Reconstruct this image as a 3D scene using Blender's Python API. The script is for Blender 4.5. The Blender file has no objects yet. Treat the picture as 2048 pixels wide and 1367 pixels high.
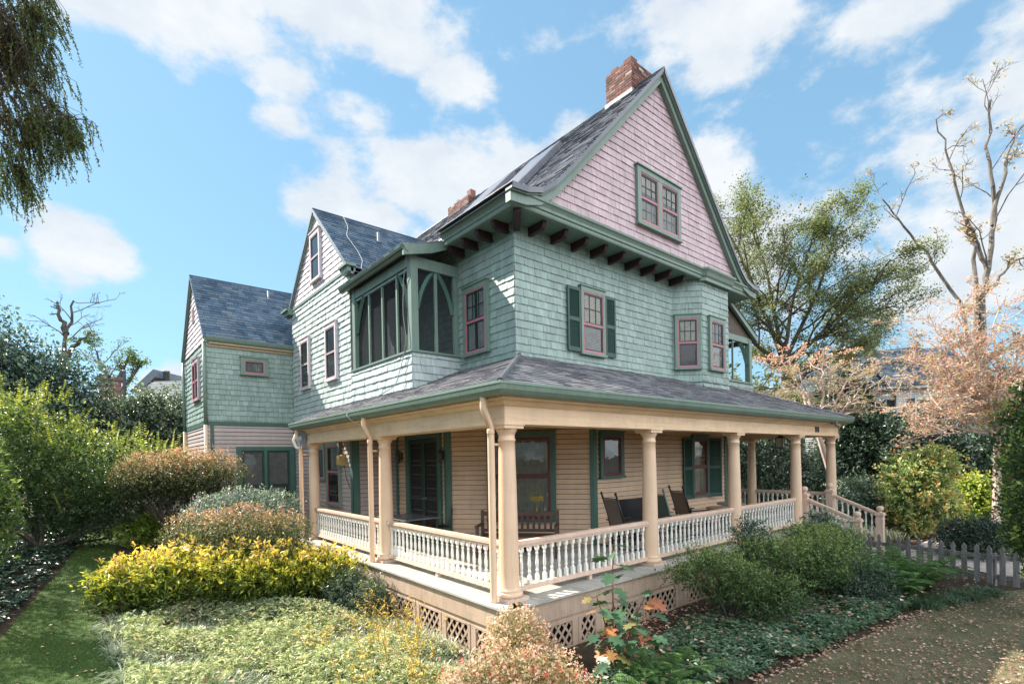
import bpy, math, random
import numpy as np
from mathutils import Matrix, Vector

rng = np.random.default_rng(11)
random.seed(5)
SC = bpy.context.scene
COL = SC.collection
PI = math.pi
DEG = PI / 180

def A(*p):
    return np.array(p, float)

def nrm(v):
    v = np.asarray(v, float)
    return v / np.linalg.norm(v)

def sm(t):
    t = np.clip(t, 0, 1)
    return t * t * (3 - 2 * t)

def ground_z(x, y):
    """height of the garden: flat round the porch, rising towards the back on the left"""
    x = np.asarray(x, float); y = np.asarray(y, float)
    g = -0.82 + 0.6 * sm((y - 2) / 11) * (1 - sm((x - 2) / 6))
    return g + 0.012 * np.sin(1.7 * x + .6) * np.cos(1.3 * y) + 0.01 * np.sin(3.1 * y + x)

# ------------------------------------------------------------------ mesh building
class MB:
    def __init__(s):
        s.V = []; s.F = []; s.n = 0; s.mi = 0; s.T = None

    def add(s, V, *FS):
        V = np.asarray(V, float).reshape(-1, 3)
        for F in FS:
            F = np.asarray(F, np.int64)
            if F.ndim == 1:
                F = F[None, :]
            s.F.append((F + s.n, s.mi))
        s.V.append(V); s.n += len(V)

    def box(s, x0, x1, y0, y1, z0, z1, fr=None):
        P = np.array([(x, y, z) for z in (z0, z1) for y in (y0, y1) for x in (x0, x1)], float)
        if fr is not None:
            P = fr.pts(P)
        s.add(P, BOXF)

    def quad(s, a, b, c, d):
        s.add([a, b, c, d], [0, 1, 2, 3])

    def poly(s, P):
        s.add(P, list(range(len(P))))

    def prism(s, P, d):
        """polygon P (n,3) pushed along vector d"""
        P = np.asarray(P, float); n = len(P)
        Q = P + np.asarray(d, float)
        sides = [[i, (i + 1) % n, n + (i + 1) % n, n + i] for i in range(n)]
        s.add(np.vstack([P, Q]), list(range(n))[::-1], list(range(n, 2 * n)), sides)

    def tube(s, pts, rad, n=8, cap=True):
        pts = np.asarray(pts, float); m = len(pts)
        rad = np.broadcast_to(np.asarray(rad, float), (m,))
        t = np.gradient(pts, axis=0)
        t /= (np.linalg.norm(t, axis=1)[:, None] + 1e-12)
        ref = A(0, 0, 1) if abs(t[0][2]) < .9 else A(1, 0, 0)
        u = np.cross(t[0], ref); u /= np.linalg.norm(u)
        ang = np.arange(n) * 2 * PI / n
        R = []
        for i in range(m):
            u = u - t[i] * (u @ t[i]); u /= np.linalg.norm(u) + 1e-12
            w = np.cross(t[i], u)
            R.append(pts[i] + rad[i] * (np.cos(ang)[:, None] * u + np.sin(ang)[:, None] * w))
        V = np.vstack(R)
        i = np.arange(m - 1)[:, None] * n; j = np.arange(n)[None, :]; k = (j + 1) % n
        F = np.stack([i + j, i + k, i + n + k, i + n + j], -1).reshape(-1, 4)
        if cap:
            s.add(V, F, list(range(n))[::-1], [(m - 1) * n + q for q in range(n)])
        else:
            s.add(V, F)

    def lathe(s, prof, c=(0, 0, 0), n=20):
        prof = np.asarray(prof, float); m = len(prof)
        ang = np.arange(n) * 2 * PI / n
        V = np.stack([prof[:, 0][:, None] * np.cos(ang), prof[:, 0][:, None] * np.sin(ang),
                      np.repeat(prof[:, 1][:, None], n, 1)], -1).reshape(-1, 3) + np.asarray(c, float)
        i = np.arange(m - 1)[:, None] * n; j = np.arange(n)[None, :]; k = (j + 1) % n
        F = np.stack([i + j, i + k, i + n + k, i + n + j], -1).reshape(-1, 4)
        s.add(V, F, list(range(n))[::-1], [(m - 1) * n + q for q in range(n)])

    def sweep(s, path, prof):
        """profile [(out, z)] carried along a plan path [(x, y)], mitred; out is to the right of travel"""
        P = np.asarray(path, float); m = len(P)
        d = np.diff(P[:, :2], axis=0); d /= np.linalg.norm(d, axis=1)[:, None]
        nn = np.stack([d[:, 1], -d[:, 0]], 1)
        mit = []
        for i in range(m):
            if i == 0: v = nn[0]
            elif i == m - 1: v = nn[-1]
            else:
                v = nn[i - 1] + nn[i]; v = v / (1 + nn[i - 1] @ nn[i])
            mit.append(v)
        mit = np.array(mit); k = len(prof)
        V = []
        for i in range(m):
            zb = P[i][2] if P.shape[1] > 2 else 0
            for o, z in prof:
                V.append((P[i][0] + mit[i][0] * o, P[i][1] + mit[i][1] * o, z + zb))
        F = [[i * k + j, i * k + (j + 1) % k, (i + 1) * k + (j + 1) % k, (i + 1) * k + j] for i in range(m - 1) for j in range(k)]
        s.add(V, F, list(range(k))[::-1], [(m - 1) * k + j for j in range(k)])

    def build(s, name, mat, parent=None, smooth=False, loc=None, attr=None, **props):
        me = bpy.data.meshes.new(name)
        V = np.vstack(s.V)
        F = s.F
        if loc is not None:
            V = V - np.asarray(loc, float)
        loops = np.concatenate([f.ravel() for f, _ in F])
        tot = np.concatenate([np.full(len(f), f.shape[1]) for f, _ in F])
        start = np.concatenate([[0], np.cumsum(tot)[:-1]])
        me.vertices.add(len(V)); me.vertices.foreach_set('co', V.astype(np.float32).ravel())
        me.loops.add(len(loops)); me.loops.foreach_set('vertex_index', loops.astype(np.int32))
        me.polygons.add(len(tot)); me.polygons.foreach_set('loop_start', start.astype(np.int32))
        mats = mat if isinstance(mat, (list, tuple)) else [mat]
        for q in mats:
            me.materials.append(q)
        if len(mats) > 1 or any(q for _, q in F):
            if len(mats) == 1: me.materials.append(GAP)
            me.polygons.foreach_set('material_index', np.concatenate([np.full(len(f), q) for f, q in F]).astype(np.int32))
        me.polygons.foreach_set('use_smooth', np.full(len(tot), bool(smooth)))
        me.update(calc_edges=True)
        if attr is not None:
            a = me.attributes.new('tone', 'FLOAT', 'POINT')
            a.data.foreach_set('value', np.asarray(attr, np.float32))
        o = bpy.data.objects.new(name, me); COL.objects.link(o)
        if loc is not None:
            o.location = [float(q) for q in loc]
        put(o, parent)
        for k, v in props.items():
            o[k] = v
        return o

BOXF = [[0, 2, 3, 1], [4, 5, 7, 6], [0, 1, 5, 4], [2, 6, 7, 3], [0, 4, 6, 2], [1, 3, 7, 5]]

def put(o, parent):
    if parent is not None:
        o.parent = parent
        M = Matrix.Identity(4); p = parent
        M = world_of(parent)
        o.matrix_parent_inverse = M.inverted()

def world_of(o):
    M = o.matrix_basis.copy()
    if o.parent is not None:
        M = world_of(o.parent) @ o.matrix_parent_inverse @ M
    return M

def thing(name, label, cat, loc, group=None, rz=0.0):
    o = bpy.data.objects.new(name, None); COL.objects.link(o)
    o.empty_display_size = .2
    o.location = [float(q) for q in loc]; o.rotation_euler = (0, 0, rz)
    o['label'] = label; o['category'] = cat
    if group: o['group'] = group
    return o

def tag(o, label, cat, group=None):
    o['label'] = label; o['category'] = cat
    if group: o['group'] = group
    return o

def dup(o, loc=None, rz=None, parent=None, label=None, scale=None):
    """a copy of an object and everything under it"""
    c = o.copy(); COL.objects.link(c)
    if parent is not None:
        inv = o.matrix_parent_inverse.copy(); c.parent = parent; c.matrix_parent_inverse = inv
    if loc is not None: c.location = [float(q) for q in loc]
    if rz is not None: c.rotation_euler = (0, 0, rz)
    if scale is not None: c.scale = (scale, scale, scale)
    if label: c['label'] = label
    for ch in list(o.children):
        dup(ch, parent=c)
    return c

class Fr:
    """a frame: u along, v up, n outward"""
    def __init__(s, o, u, v=(0, 0, 1)):
        s.o = A(*o); s.u = nrm(u); s.v = nrm(v); s.n = np.cross(s.u, s.v)

    def pts(s, P):
        P = np.asarray(P, float)
        return s.o + P[..., 0:1] * s.u + P[..., 1:2] * s.v + P[..., 2:3] * s.n

    def pt(s, a, b, c=0):
        return s.o + a * s.u + b * s.v + c * s.n

    def box(s, mb, a0, a1, b0, b1, c0, c1):
        mb.box(a0, a1, b0, b1, c0, c1, fr=s)

def spans(poly, v):
    xs = []
    n = len(poly)
    for i in range(n):
        (u0, v0), (u1, v1) = poly[i], poly[(i + 1) % n]
        if (v0 <= v) != (v1 <= v):
            xs.append(u0 + (v - v0) / (v1 - v0) * (u1 - u0))
    xs.sort()
    return [(xs[i], xs[i + 1]) for i in range(0, len(xs) - 1, 2)]

def shingles(mb, fr, poly, expo, w, th=.018, jit=.006, gap=.0045, core=True, start=None, seed=1, thv=.3, dark=True):
    """overlapping shingles (or boards when w is None) laid in courses over a polygon of the frame"""
    r = random.Random(seed)
    vs = [p[1] for p in poly]; v0, v1 = min(vs), max(vs)
    if core:
        mb.mi = 1 if dark else 0
        mb.add([fr.pt(a, b, 0) for a, b in poly], list(range(len(poly)))); mb.mi = 0
    V = []; n = 0; Q = []; T = []
    vb = v0 if start is None else start
    while vb < v1 - 1e-3:
        vt = min(vb + expo, v1)
        b = spans(poly, max(vb, v0) + 1e-4); t = spans(poly, vt - 1e-4)
        if len(b) != len(t):
            mid = spans(poly, (max(vb, v0) + vt) / 2); b = t = mid
        for (bl, br), (tl, tr) in zip(b, t):
            lo, hi = min(bl, tl), max(br, tr)
            u = lo
            if w is not None: u -= r.random() * w[1]
            while u < hi - 1e-4:
                u1 = hi if w is None else u + r.uniform(*w)
                a0, a1 = u + gap / 2, u1 - gap / 2
                p0, p1 = max(a0, bl), min(a1, br)
                q0, q1 = max(a0, tl), min(a1, tr)
                if p1 > p0 + .004 or q1 > q0 + .004:
                    p1 = max(p0, p1); q1 = max(q0, q1)
                    k = th * (1 + r.uniform(-thv, thv))
                    bb = max(vb, v0) - (r.random() * jit if w is not None else 0)
                    if w is None: bb += .012
                    vt_ = vt + (.004 if w is not None else 0)
                    V += [(p0, bb, k), (p1, bb, k), (q1, vt_, .0025), (q0, vt_, .0025), (p0, bb, .0005), (p1, bb, .0005)]
                    Q += [(n, n + 1, n + 2, n + 3), (n + 4, n + 5, n + 1, n)]
                    T += [(n + 4, n, n + 3), (n + 5, n + 2, n + 1)]
                    n += 6
                u = u1
        vb = vt
    if V: mb.add(fr.pts(np.array(V)), Q, T)

# ------------------------------------------------------------------ materials
def lin(h):
    """'#rrggbb' as seen -> linear rgb"""
    h = h.lstrip('#')
    c = [int(h[i:i + 2], 16) / 255 for i in (0, 2, 4)]
    return tuple(q / 12.92 if q < .04045 else ((q + .055) / 1.055) ** 2.4 for q in c)

class NT:
    def __init__(s, name):
        s.m = bpy.data.materials.new(name); s.m.use_nodes = True
        s.t = s.m.node_tree; s.t.nodes.clear()
        s.out = s.t.nodes.new('ShaderNodeOutputMaterial')

    def n(s, typ, **kw):
        nd = s.t.nodes.new(typ)
        for k, v in kw.items():
            if k.startswith('i_'):
                nd.inputs[k[2:].replace('_', ' ')].default_value = v
            else:
                setattr(nd, k, v)
        return nd

    def l(s, a, b):
        s.t.links.new(a, b)

    def math(s, op, a, b=None, clamp=False):
        nd = s.t.nodes.new('ShaderNodeMath'); nd.operation = op; nd.use_clamp = clamp
        for i, q in enumerate((a, b)):
            if q is None: continue
            if isinstance(q, (int, float)): nd.inputs[i].default_value = q
            else: s.l(q, nd.inputs[i])
        return nd.outputs[0]

    def rng(s, v, a, b, c=0.0, d=1.0):
        nd = s.t.nodes.new('ShaderNodeMapRange')
        s.l(v, nd.inputs[0])
        for i, q in enumerate((c, d, a, b)): nd.inputs[i + 1].default_value = q
        return nd.outputs[0]

    def mix(s, f, a, b, mode='MIX'):
        nd = s.t.nodes.new('ShaderNodeMix'); nd.data_type = 'RGBA'; nd.blend_type = mode
        for i, q in ((0, f), (6, a), (7, b)):
            if isinstance(q, (int, float)): nd.inputs[i].default_value = q
            elif isinstance(q, tuple): nd.inputs[i].default_value = (*q[:3], 1)
            else: s.l(q, nd.inputs[i])
        return nd.outputs[2]

    def noise(s, scale, detail=4, vec=None, stretch=None, rough=.55):
        nd = s.n('ShaderNodeTexNoise'); nd.inputs['Scale'].default_value = scale
        nd.inputs['Detail'].default_value = detail; nd.inputs['Roughness'].default_value = rough
        p = vec if vec is not None else s.pos()
        if stretch:
            mp = s.n('ShaderNodeMapping'); mp.inputs['Scale'].default_value = stretch
            s.l(p, mp.inputs[0]); p = mp.outputs[0]
        s.l(p, nd.inputs['Vector'])
        return nd.outputs['Fac']

    def pos(s):
        if not hasattr(s, '_g'):
            s._g = s.n('ShaderNodeNewGeometry')
        return s._g.outputs['Position']

    def isl(s):
        s.pos(); return s._g.outputs['Random Per Island']

    def principled(s, col, rough=.5, bump=None, bstr=.2, bdist=.01, spec=.5, metal=0.0):
        p = s.n('ShaderNodeBsdfPrincipled')
        if isinstance(col, tuple): p.inputs['Base Color'].default_value = (*col[:3], 1)
        else: s.l(col, p.inputs['Base Color'])
        if isinstance(rough, (int, float)): p.inputs['Roughness'].default_value = rough
        else: s.l(rough, p.inputs['Roughness'])
        p.inputs['Specular IOR Level'].default_value = spec
        p.inputs['Metallic'].default_value = metal
        if bump is not None:
            b = s.n('ShaderNodeBump'); b.inputs['Strength'].default_value = bstr; b.inputs['Distance'].default_value = bdist
            s.l(bump, b.inputs['Height']); s.l(b.outputs[0], p.inputs['Normal'])
        s.l(p.outputs[0], s.out.inputs[0])
        return p

def m_paint(name, col, rough=.5, isl=.1, blot=.14, grain=(30, 30, 2.5), gr=.12, dirt=None, dirt_amt=.35, spec=.4, chip=None):
    t = NT(name)
    c = t.mix(1.0, col, t.rng(t.isl(), 1 - isl, 1 + isl), 'MULTIPLY')
    c = t.mix(1.0, c, t.rng(t.noise(1.6, 6), 1 - blot, 1 + blot, .25, .75), 'MULTIPLY')
    g = t.noise(1.0, 5, stretch=grain)
    c = t.mix(1.0, c, t.rng(g, 1 - gr, 1 + gr, .25, .75), 'MULTIPLY')
    st = t.noise(1.0, 5, stretch=(7, 7, .7), rough=.6)
    c = t.mix(1.0, c, t.rng(st, 1 - blot * .8, 1 + blot * .5, .3, .7), 'MULTIPLY')
    if dirt:
        d = t.rng(t.noise(3.5, 7, rough=.7), 0, dirt_amt, .52, .75)
        c = t.mix(d, c, dirt)
    if chip:
        d = t.math('GREATER_THAN', t.noise(14, 6, rough=.75), .70)
        c = t.mix(d, c, chip)
    t.principled(c, rough, bump=g, bstr=.35, bdist=.006, spec=spec)
    return t.m

def m_leaf(name, stops, transl=.35, rough=.45, var=.25, spec=.35):
    """leaf pigment from the per-leaf 'tone' attribute"""
    t = NT(name)
    at = t.n('ShaderNodeAttribute', attribute_name='tone')
    cr = t.n('ShaderNodeValToRGB')
    el = cr.color_ramp.elements
    while len(el) < len(stops): el.new(.5)
    for e, (p, c) in zip(el, stops):
        e.position = p; e.color = (*c, 1)
    t.l(at.outputs['Fac'], cr.inputs[0])
    c = t.mix(1.0, cr.outputs[0], t.rng(t.isl(), 1 - var, 1 + var), 'MULTIPLY')
    p = t.n('ShaderNodeBsdfPrincipled'); t.l(c, p.inputs['Base Color'])
    p.inputs['Roughness'].default_value = rough; p.inputs['Specular IOR Level'].default_value = spec
    tr = t.n('ShaderNodeBsdfTranslucent')
    t.l(t.mix(1.0, c, (1.25, 1.25, .8), 'MULTIPLY'), tr.inputs[0])
    mx = t.n('ShaderNodeMixShader'); mx.inputs[0].default_value = transl
    t.l(p.outputs[0], mx.inputs[1]); t.l(tr.outputs[0], mx.inputs[2]); t.l(mx.outputs[0], t.out.inputs[0])
    return t.m

def m_glass(name, tint=(.75, .78, .78), refl=1.0):
    t = NT(name)
    tr = t.n('ShaderNodeBsdfTransparent'); tr.inputs[0].default_value = (*tint, 1)
    gl = t.n('ShaderNodeBsdfGlossy'); gl.inputs['Roughness'].default_value = .015
    b = t.n('ShaderNodeBump'); b.inputs['Strength'].default_value = .12; b.inputs['Distance'].default_value = .02
    t.l(t.noise(3.0, 2), b.inputs['Height']); t.l(b.outputs[0], gl.inputs['Normal'])
    f = t.n('ShaderNodeFresnel'); f.inputs[0].default_value = 1.5
    mx = t.n('ShaderNodeMixShader'); t.l(t.math('MULTIPLY_ADD', f.outputs[0], 1.4 * refl, ) if False else t.math('MULTIPLY', f.outputs[0], 1.3 * refl, True), mx.inputs[0])
    t.l(tr.outputs[0], mx.inputs[1]); t.l(gl.outputs[0], mx.inputs[2]); t.l(mx.outputs[0], t.out.inputs[0])
    return t.m

def m_screen(name, col, alpha):
    t = NT(name)
    tr = t.n('ShaderNodeBsdfTransparent')
    d = t.n('ShaderNodeBsdfDiffuse'); d.inputs[0].default_value = (*col, 1)
    mx = t.n('ShaderNodeMixShader'); mx.inputs[0].default_value = alpha
    t.l(tr.outputs[0], mx.inputs[1]); t.l(d.outputs[0], mx.inputs[2]); t.l(mx.outputs[0], t.out.inputs[0])
    return t.m

def m_cloth(name, col, transl=.3):
    t = NT(name)
    d = t.n('ShaderNodeBsdfDiffuse'); tr = t.n('ShaderNodeBsdfTranslucent')
    c = t.mix(1.0, col, t.rng(t.noise(9, 4), .8, 1.15, .3, .7), 'MULTIPLY')
    t.l(c, d.inputs[0]); t.l(c, tr.inputs[0])
    mx = t.n('ShaderNodeMixShader'); mx.inputs[0].default_value = transl
    t.l(d.outputs[0], mx.inputs[1]); t.l(tr.outputs[0], mx.inputs[2]); t.l(mx.outputs[0], t.out.inputs[0])
    return t.m

def m_flat(name, col, rough=.6, spec=.4, metal=0.0, nz=.15, ns=8):
    t = NT(name)
    n = t.noise(ns, 5)
    t.principled(t.mix(1.0, col, t.rng(n, 1 - nz, 1 + nz, .3, .7), 'MULTIPLY'), rough, spec=spec, metal=metal, bump=n, bstr=.15)
    return t.m

TEAL = m_paint('teal_shingle_paint', (.258, .345, .312), .45, .14, .14, dirt=(.29, .31, .26), dirt_amt=.35, chip=(.33, .33, .28))
TEAL_LIT = m_paint('sunlit_teal_shingle_paint', (.43, .485, .475), .42, .12, .12, dirt=(.34, .38, .36), dirt_amt=.35)  # lit copy of the teal: sunlight put into a paler colour
PINK = m_paint('pink_shingle_paint', (.52, .39, .418), .5, .11, .11, dirt=(.42, .32, .33), dirt_amt=.35)
TAN = m_paint('tan_clapboard_paint', (.62, .43, .29), .5, .06, .10, grain=(2, 2, 30), dirt=(.42, .27, .18), dirt_amt=.3)
MAUVE = m_paint('mauve_clapboard_paint', (.42, .355, .33), .5, .07, .10, grain=(2, 2, 30), dirt=(.36, .27, .25), dirt_amt=.3)
TRIM = m_paint('dark_green_trim_paint', (.058, .125, .10), .45, .05, .12, dirt=(.05, .08, .06))
GUTTER = m_paint('sage_gutter_paint', (.165, .235, .195), .42, .03, .10, dirt=(.12, .14, .10), dirt_amt=.4)
BEAM = m_paint('peach_beam_paint', (.74, .53, .345), .45, .03, .08, grain=(2, 2, 20), dirt=(.48, .36, .25), dirt_amt=.4, chip=(.48, .38, .28))
COLUMN = m_paint('column_paint', (.72, .51, .355), .4, .02, .07, gr=.05, dirt=(.5, .33, .2), dirt_amt=.2)
RAIL = m_paint('rail_paint', (.64, .47, .37), .45, .03, .08, dirt=(.40, .30, .24), dirt_amt=.45, chip=(.42, .36, .30))
WHITE = m_paint('baluster_paint', (.78, .76, .70), .45, .03, .06, gr=.05, dirt=(.50, .46, .38), dirt_amt=.5, chip=(.45, .42, .36))
SKIRT = m_paint('skirt_paint', (.45, .33, .25), .55, .06, .12, dirt=(.22, .17, .13), dirt_amt=.6, chip=(.30, .24, .19))
MAROON = m_paint('maroon_bracket_paint', (.036, .017, .021), .55, .08, .1)
SASHP = m_paint('pink_sash_paint', (.47, .165, .20), .45, .04, .08)
SASHL = m_paint('sunlit_pink_sash_paint', (.50, .33, .37), .45, .04, .08)  # sash pink paled for the sunny wall, sunlight put into the colour
SASHM = m_paint('maroon_sash_paint', (.12, .03, .035), .45, .04, .08)
SHUT = m_paint('shutter_paint', (.028, .072, .058), .45, .04, .1)
CEIL = m_paint('porch_ceiling_paint', (.55, .42, .28), .5, .03, .08, dirt=(.4, .3, .2))
DECK = m_paint('deck_paint', (.42, .40, .36), .6, .10, .15, grain=(2, 2, 30), dirt=(.22, .20, .16), dirt_amt=.6)
SOFFIT = m_paint('soffit_paint', (.13, .22, .17), .5, .03, .08)
DOORP = m_paint('screen_door_paint', (.022, .052, .045), .4, .03, .1)
METAL = m_flat('grey_metal', (.22, .24, .26), .5, metal=.3)
CABLE = m_flat('white_cable', (.27, .28, .30), .6)
BLACKC = m_flat('dark_cable', (.08, .08, .08), .6)
DARK = m_flat('dark_room', (.012, .012, .014), .9)
GLASS = m_glass('window_glass', (.9, .92, .92))
GLASSD = m_glass('dark_window_glass', (.7, .73, .74), 1.2)
SCREEN = m_screen('insect_screen', (.035, .04, .045), .62)
CURT = m_cloth('white_curtain', (.8, .8, .78))
LACE = m_cloth('lace_curtain', (.42, .43, .35))
BLIND = m_cloth('cream_blind', (.78, .70, .56))
GREYB = m_cloth('grey_blind', (.40, .39, .38))

GAP = m_flat('dark_gap', (.05, .05, .045), .9)
def m_roof(name, a, b, c, isl=.3):
    t = NT(name)
    k = t.isl()
    cr = t.n('ShaderNodeValToRGB'); el = cr.color_ramp.elements; el.new(.5)
    for e, (p, q) in zip(el, ((0, a), (.5, b), (1, c))):
        e.position = p; e.color = (*q, 1)
    t.l(k, cr.inputs[0])
    col = t.mix(1.0, cr.outputs[0], t.rng(t.noise(.9, 6, rough=.6), .72, 1.25, .3, .7), 'MULTIPLY')
    sp = t.noise(130, 3)
    col = t.mix(1.0, col, t.rng(sp, .75, 1.25, .3, .7), 'MULTIPLY')
    t.principled(col, .45, bump=sp, bstr=.3, bdist=.002, spec=.7)
    return t.m

ROOF = m_roof('slate_grey_shingle', (.075, .085, .11), (.13, .145, .175), (.23, .225, .235))
ROOFB = m_roof('blue_slate_shingle', (.045, .075, .115), (.09, .13, .18), (.16, .19, .225))
ROOFP = m_roof('porch_roof_shingle', (.08, .08, .095), (.15, .15, .17), (.27, .255, .26))
# ------------------------------------------------------------------ the house
YF, XS, XE, XM, YB, YR = 2.1, 2.0, 10.35, 0.76, 4.05, 7.27
F_FRONT = Fr((0, YF, 0), (1, 0, 0))
F_SIDE = Fr((XS, 0, 0), (0, -1, 0))
F_CH = Fr((2.0, 4.68, 0), (2.24, -2.58, 0)); LCH = math.hypot(2.24, 2.58)
F_REC = Fr((0, YR, 0), (1, 0, 0))
F_MID = Fr((XM, 0, 0), (0, -1, 0))
F_WING = Fr((0, 12.2, 0), (1, 0, 0))
F_WGAB = Fr((-1.75, 0, 0), (0, -1, 0))
F_GAB = Fr((0, 1.55, 0), (1, 0, 0))
F_BALC = Fr((0, YB, 0), (1, 0, 0))
F_RBAL = Fr((0, 2.15, 0), (1, 0, 0))

house = thing('house', 'teal and pink shingled Victorian house with a columned wraparound porch', 'house', (6.2, 8, -.8))
def part(mb, name, mat, parent=None, **k):
    return mb.build(name, mat, parent or house, **k)

def rect(a0, a1, b0, b1):
    return [(a0, b0), (a1, b0), (a1, b1), (a0, b1)]

PALE = m_paint('pale_lavender_casing', (.66, .58, .60), .5, .03, .06)
LAV = m_paint('pale_pink_shingle_paint', (.60, .53, .57), .6, .09, .10, dirt=(.40, .33, .36), dirt_amt=.3)
# ---- clapboard walls of the ground floor
m = MB()
shingles(m, F_FRONT, rect(4.24, XE, -.1, 2.95), .115, None, .026)
shingles(m, F_CH, rect(0, LCH, -.1, 2.95), .115, None, .026)
shingles(m, F_SIDE, rect(-YR, -4.68, -.1, 2.95), .115, None, .026)
part(m, 'wall', TAN, label='tan clapboard ground floor wall behind the porch')
m = MB()
shingles(m, F_REC, rect(XM, XS, -.1, 2.95), .115, None, .026)
shingles(m, F_MID, rect(-12.1, -YR, -.9, 3.45), .115, None, .026)
m.quad((XM, 12.1, -.9), (3, 12.1, -.9), (3, 12.1, 7), (XM, 12.1, 7))
part(m, 'wall', MAUVE, label='mauve clapboard wall at the far end of the porch')
m = MB()
shingles(m, F_WING, rect(-1.75, XM + .1, -.5, 3.2), .125, None, .026)
shingles(m, F_WGAB, rect(-16.4, -12.2, -.5, 3.2), .125, None, .026)
m.quad((-1.75, 16.4, -.5), (4, 16.4, -.5), (4, 16.4, 5.8), (-1.75, 16.4, 5.8))
m.quad((XE, YF, -.9), (XE, 15, -.9), (XE, 15, 7), (XE, YF, 7))
m.quad((XE, 15, -.9), (2, 15, -.9), (2, 15, 7), (XE, 15, 7))
part(m, 'wall', MAUVE, label='mauve clapboard wall of the rear wing')

# ---- shingled upper walls
m = MB()
shingles(m, F_FRONT, rect(XS, XE, 3.85, 6.78), .16, (.07, .2), .02, .007, seed=2)
shingles(m, F_SIDE, rect(-YR, -YF, 3.85, 7.3), .16, (.07, .2), .02, .007, seed=3)
part(m, 'wall', TEAL, label='teal shingled upper wall at the front corner')
m = MB()
by = [(7.57, 2.1), (8.12, 1.55), (9.53, 1.55), (10.08, 2.1)]
for i in range(3):
    (x0, y0), (x1, y1) = by[i], by[i + 1]
    L = math.hypot(x1 - x0, y1 - y0)
    f = Fr((x0, y0, 0), (x1 - x0, y1 - y0, 0))
    shingles(m, f, rect(0, L, 4.02, 6.78), .16, (.07, .2), .02, .007, seed=4 + i)
    shingles(m, Fr((x0, y0, 0), (x1 - x0, y1 - y0, 0)), rect(0, L, 3.5, 4.02), .16, (.07, .2), .045, .007, seed=14 + i)
    if i == 0: F_BAYL, LBL = f, L
    if i == 1: F_BAYF, LBF = f, L
bay = part(m, 'bay', TEAL, label='teal shingled bay at the right of the upper front wall')
m = MB()
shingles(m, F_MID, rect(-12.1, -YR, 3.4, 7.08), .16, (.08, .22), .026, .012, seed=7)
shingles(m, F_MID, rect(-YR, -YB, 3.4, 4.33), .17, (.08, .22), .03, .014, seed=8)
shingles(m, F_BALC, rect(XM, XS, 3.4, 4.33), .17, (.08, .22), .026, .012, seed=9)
part(m, 'wall', TEAL_LIT, label='teal cross gable wall and balcony parapet lightened to paint in sunlight')
m = MB()
shingles(m, F_WING, rect(-1.75, XM + .1, 3.36, 5.78), .16, (.08, .22), .022, .008, seed=10)
shingles(m, F_WGAB, rect(-16.4, -12.2, 3.36, 5.78), .16, (.08, .22), .026, .01, seed=11)
# flared saw-tooth bottom course
u = -1.75
while u < XM:
    F_WING.box(m, u, u + .035, 3.31, 3.37, .0, .045); u += .055
part(m, 'wall', TEAL, label='teal shingled upper storey of the rear wing')
m = MB()
shingles(m, F_RBAL, rect(XE - .2, 12.3, 3.3, 4.3), .17, (.08, .22), .022, .008, seed=12)
m.quad((12.3, 2.15, 3.2), (12.3, 5.5, 3.2), (12.3, 5.5, 4.3), (12.3, 2.15, 4.3))
part(m, 'wall', TEAL, label='teal shingled parapet of the far balcony')

# ---- gables
AP = (6.2, 11.28)
RL = [(1.36, 6.96), (1.75, 6.985), (2.12, 7.09), (2.5, 7.36), (3.0, 7.87), AP]
def mirror(p): return (12.4 - p[0], p[1])
RR = [mirror(p) for p in RL][::-1]
m = MB()
poly = [(1.6, 6.9)] + [(x, z - .07) for x, z in RL[1:]] + [(x, z - .07) for x, z in RR[1:-1]] + [(10.8, 6.9)]
shingles(m, F_GAB, poly[::-1], .16, (.08, .22), .02, .006, seed=21)
part(m, 'gable', PINK, label='tall pink shingled front gable')
m = MB()
shingles(m, F_MID, [(-12.1, 7.1), (-YR + .02, 7.1), (-9.7, 9.42)], .16, (.09, .22), .024, .01, seed=22)
part(m, 'gable', LAV, label='small pale pink shingled gable above the side balcony')
m = MB()
shingles(m, F_WGAB, [(-16.4, 5.82), (-12.2, 5.82), (-14.3, 8.1)], .16, (.09, .22), .024, .01, seed=23)
part(m, 'gable', LAV, label='pale pink shingled gable of the rear wing')

# ---- roofs
def slope_frames(profile, y0, y1, left=True):
    """frames up a slope whose eave runs along Y; profile [(x, z)] from eave to ridge"""
    out = []
    for (x0, z0), (x1, z1) in zip(profile[:-1], profile[1:]):
        v = A(x1 - x0, 0, z1 - z0); L = np.linalg.norm(v)
        if left: out.append((Fr((x0, y1, z0), (0, -1, 0), v), y1 - y0, L))
        else: out.append((Fr((x0, y0, z0), (0, 1, 0), v), y1 - y0, L))
    return out

def profile_roof(mb, profile, y0, y1, left, expo=.14, seed=1, under=.1):
    for i, (f, W, L) in enumerate(slope_frames(profile, y0, y1, left)):
        shingles(mb, f, rect(0, W, 0, L), min(expo, L), (.14, .3), .018, .006, .006, seed=seed + i)
    # underside
    for (x0, z0), (x1, z1) in zip(profile[:-1], profile[1:]):
        mb.quad((x0, y0, z0 - under), (x1, y0, z1 - under), (x1, y1, z1 - under), (x0, y1, z0 - under))
        mb.quad((x0, y0, z0 - under), (x1, y0, z1 - under), (x1, y0, z1), (x0, y0, z0))

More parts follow.
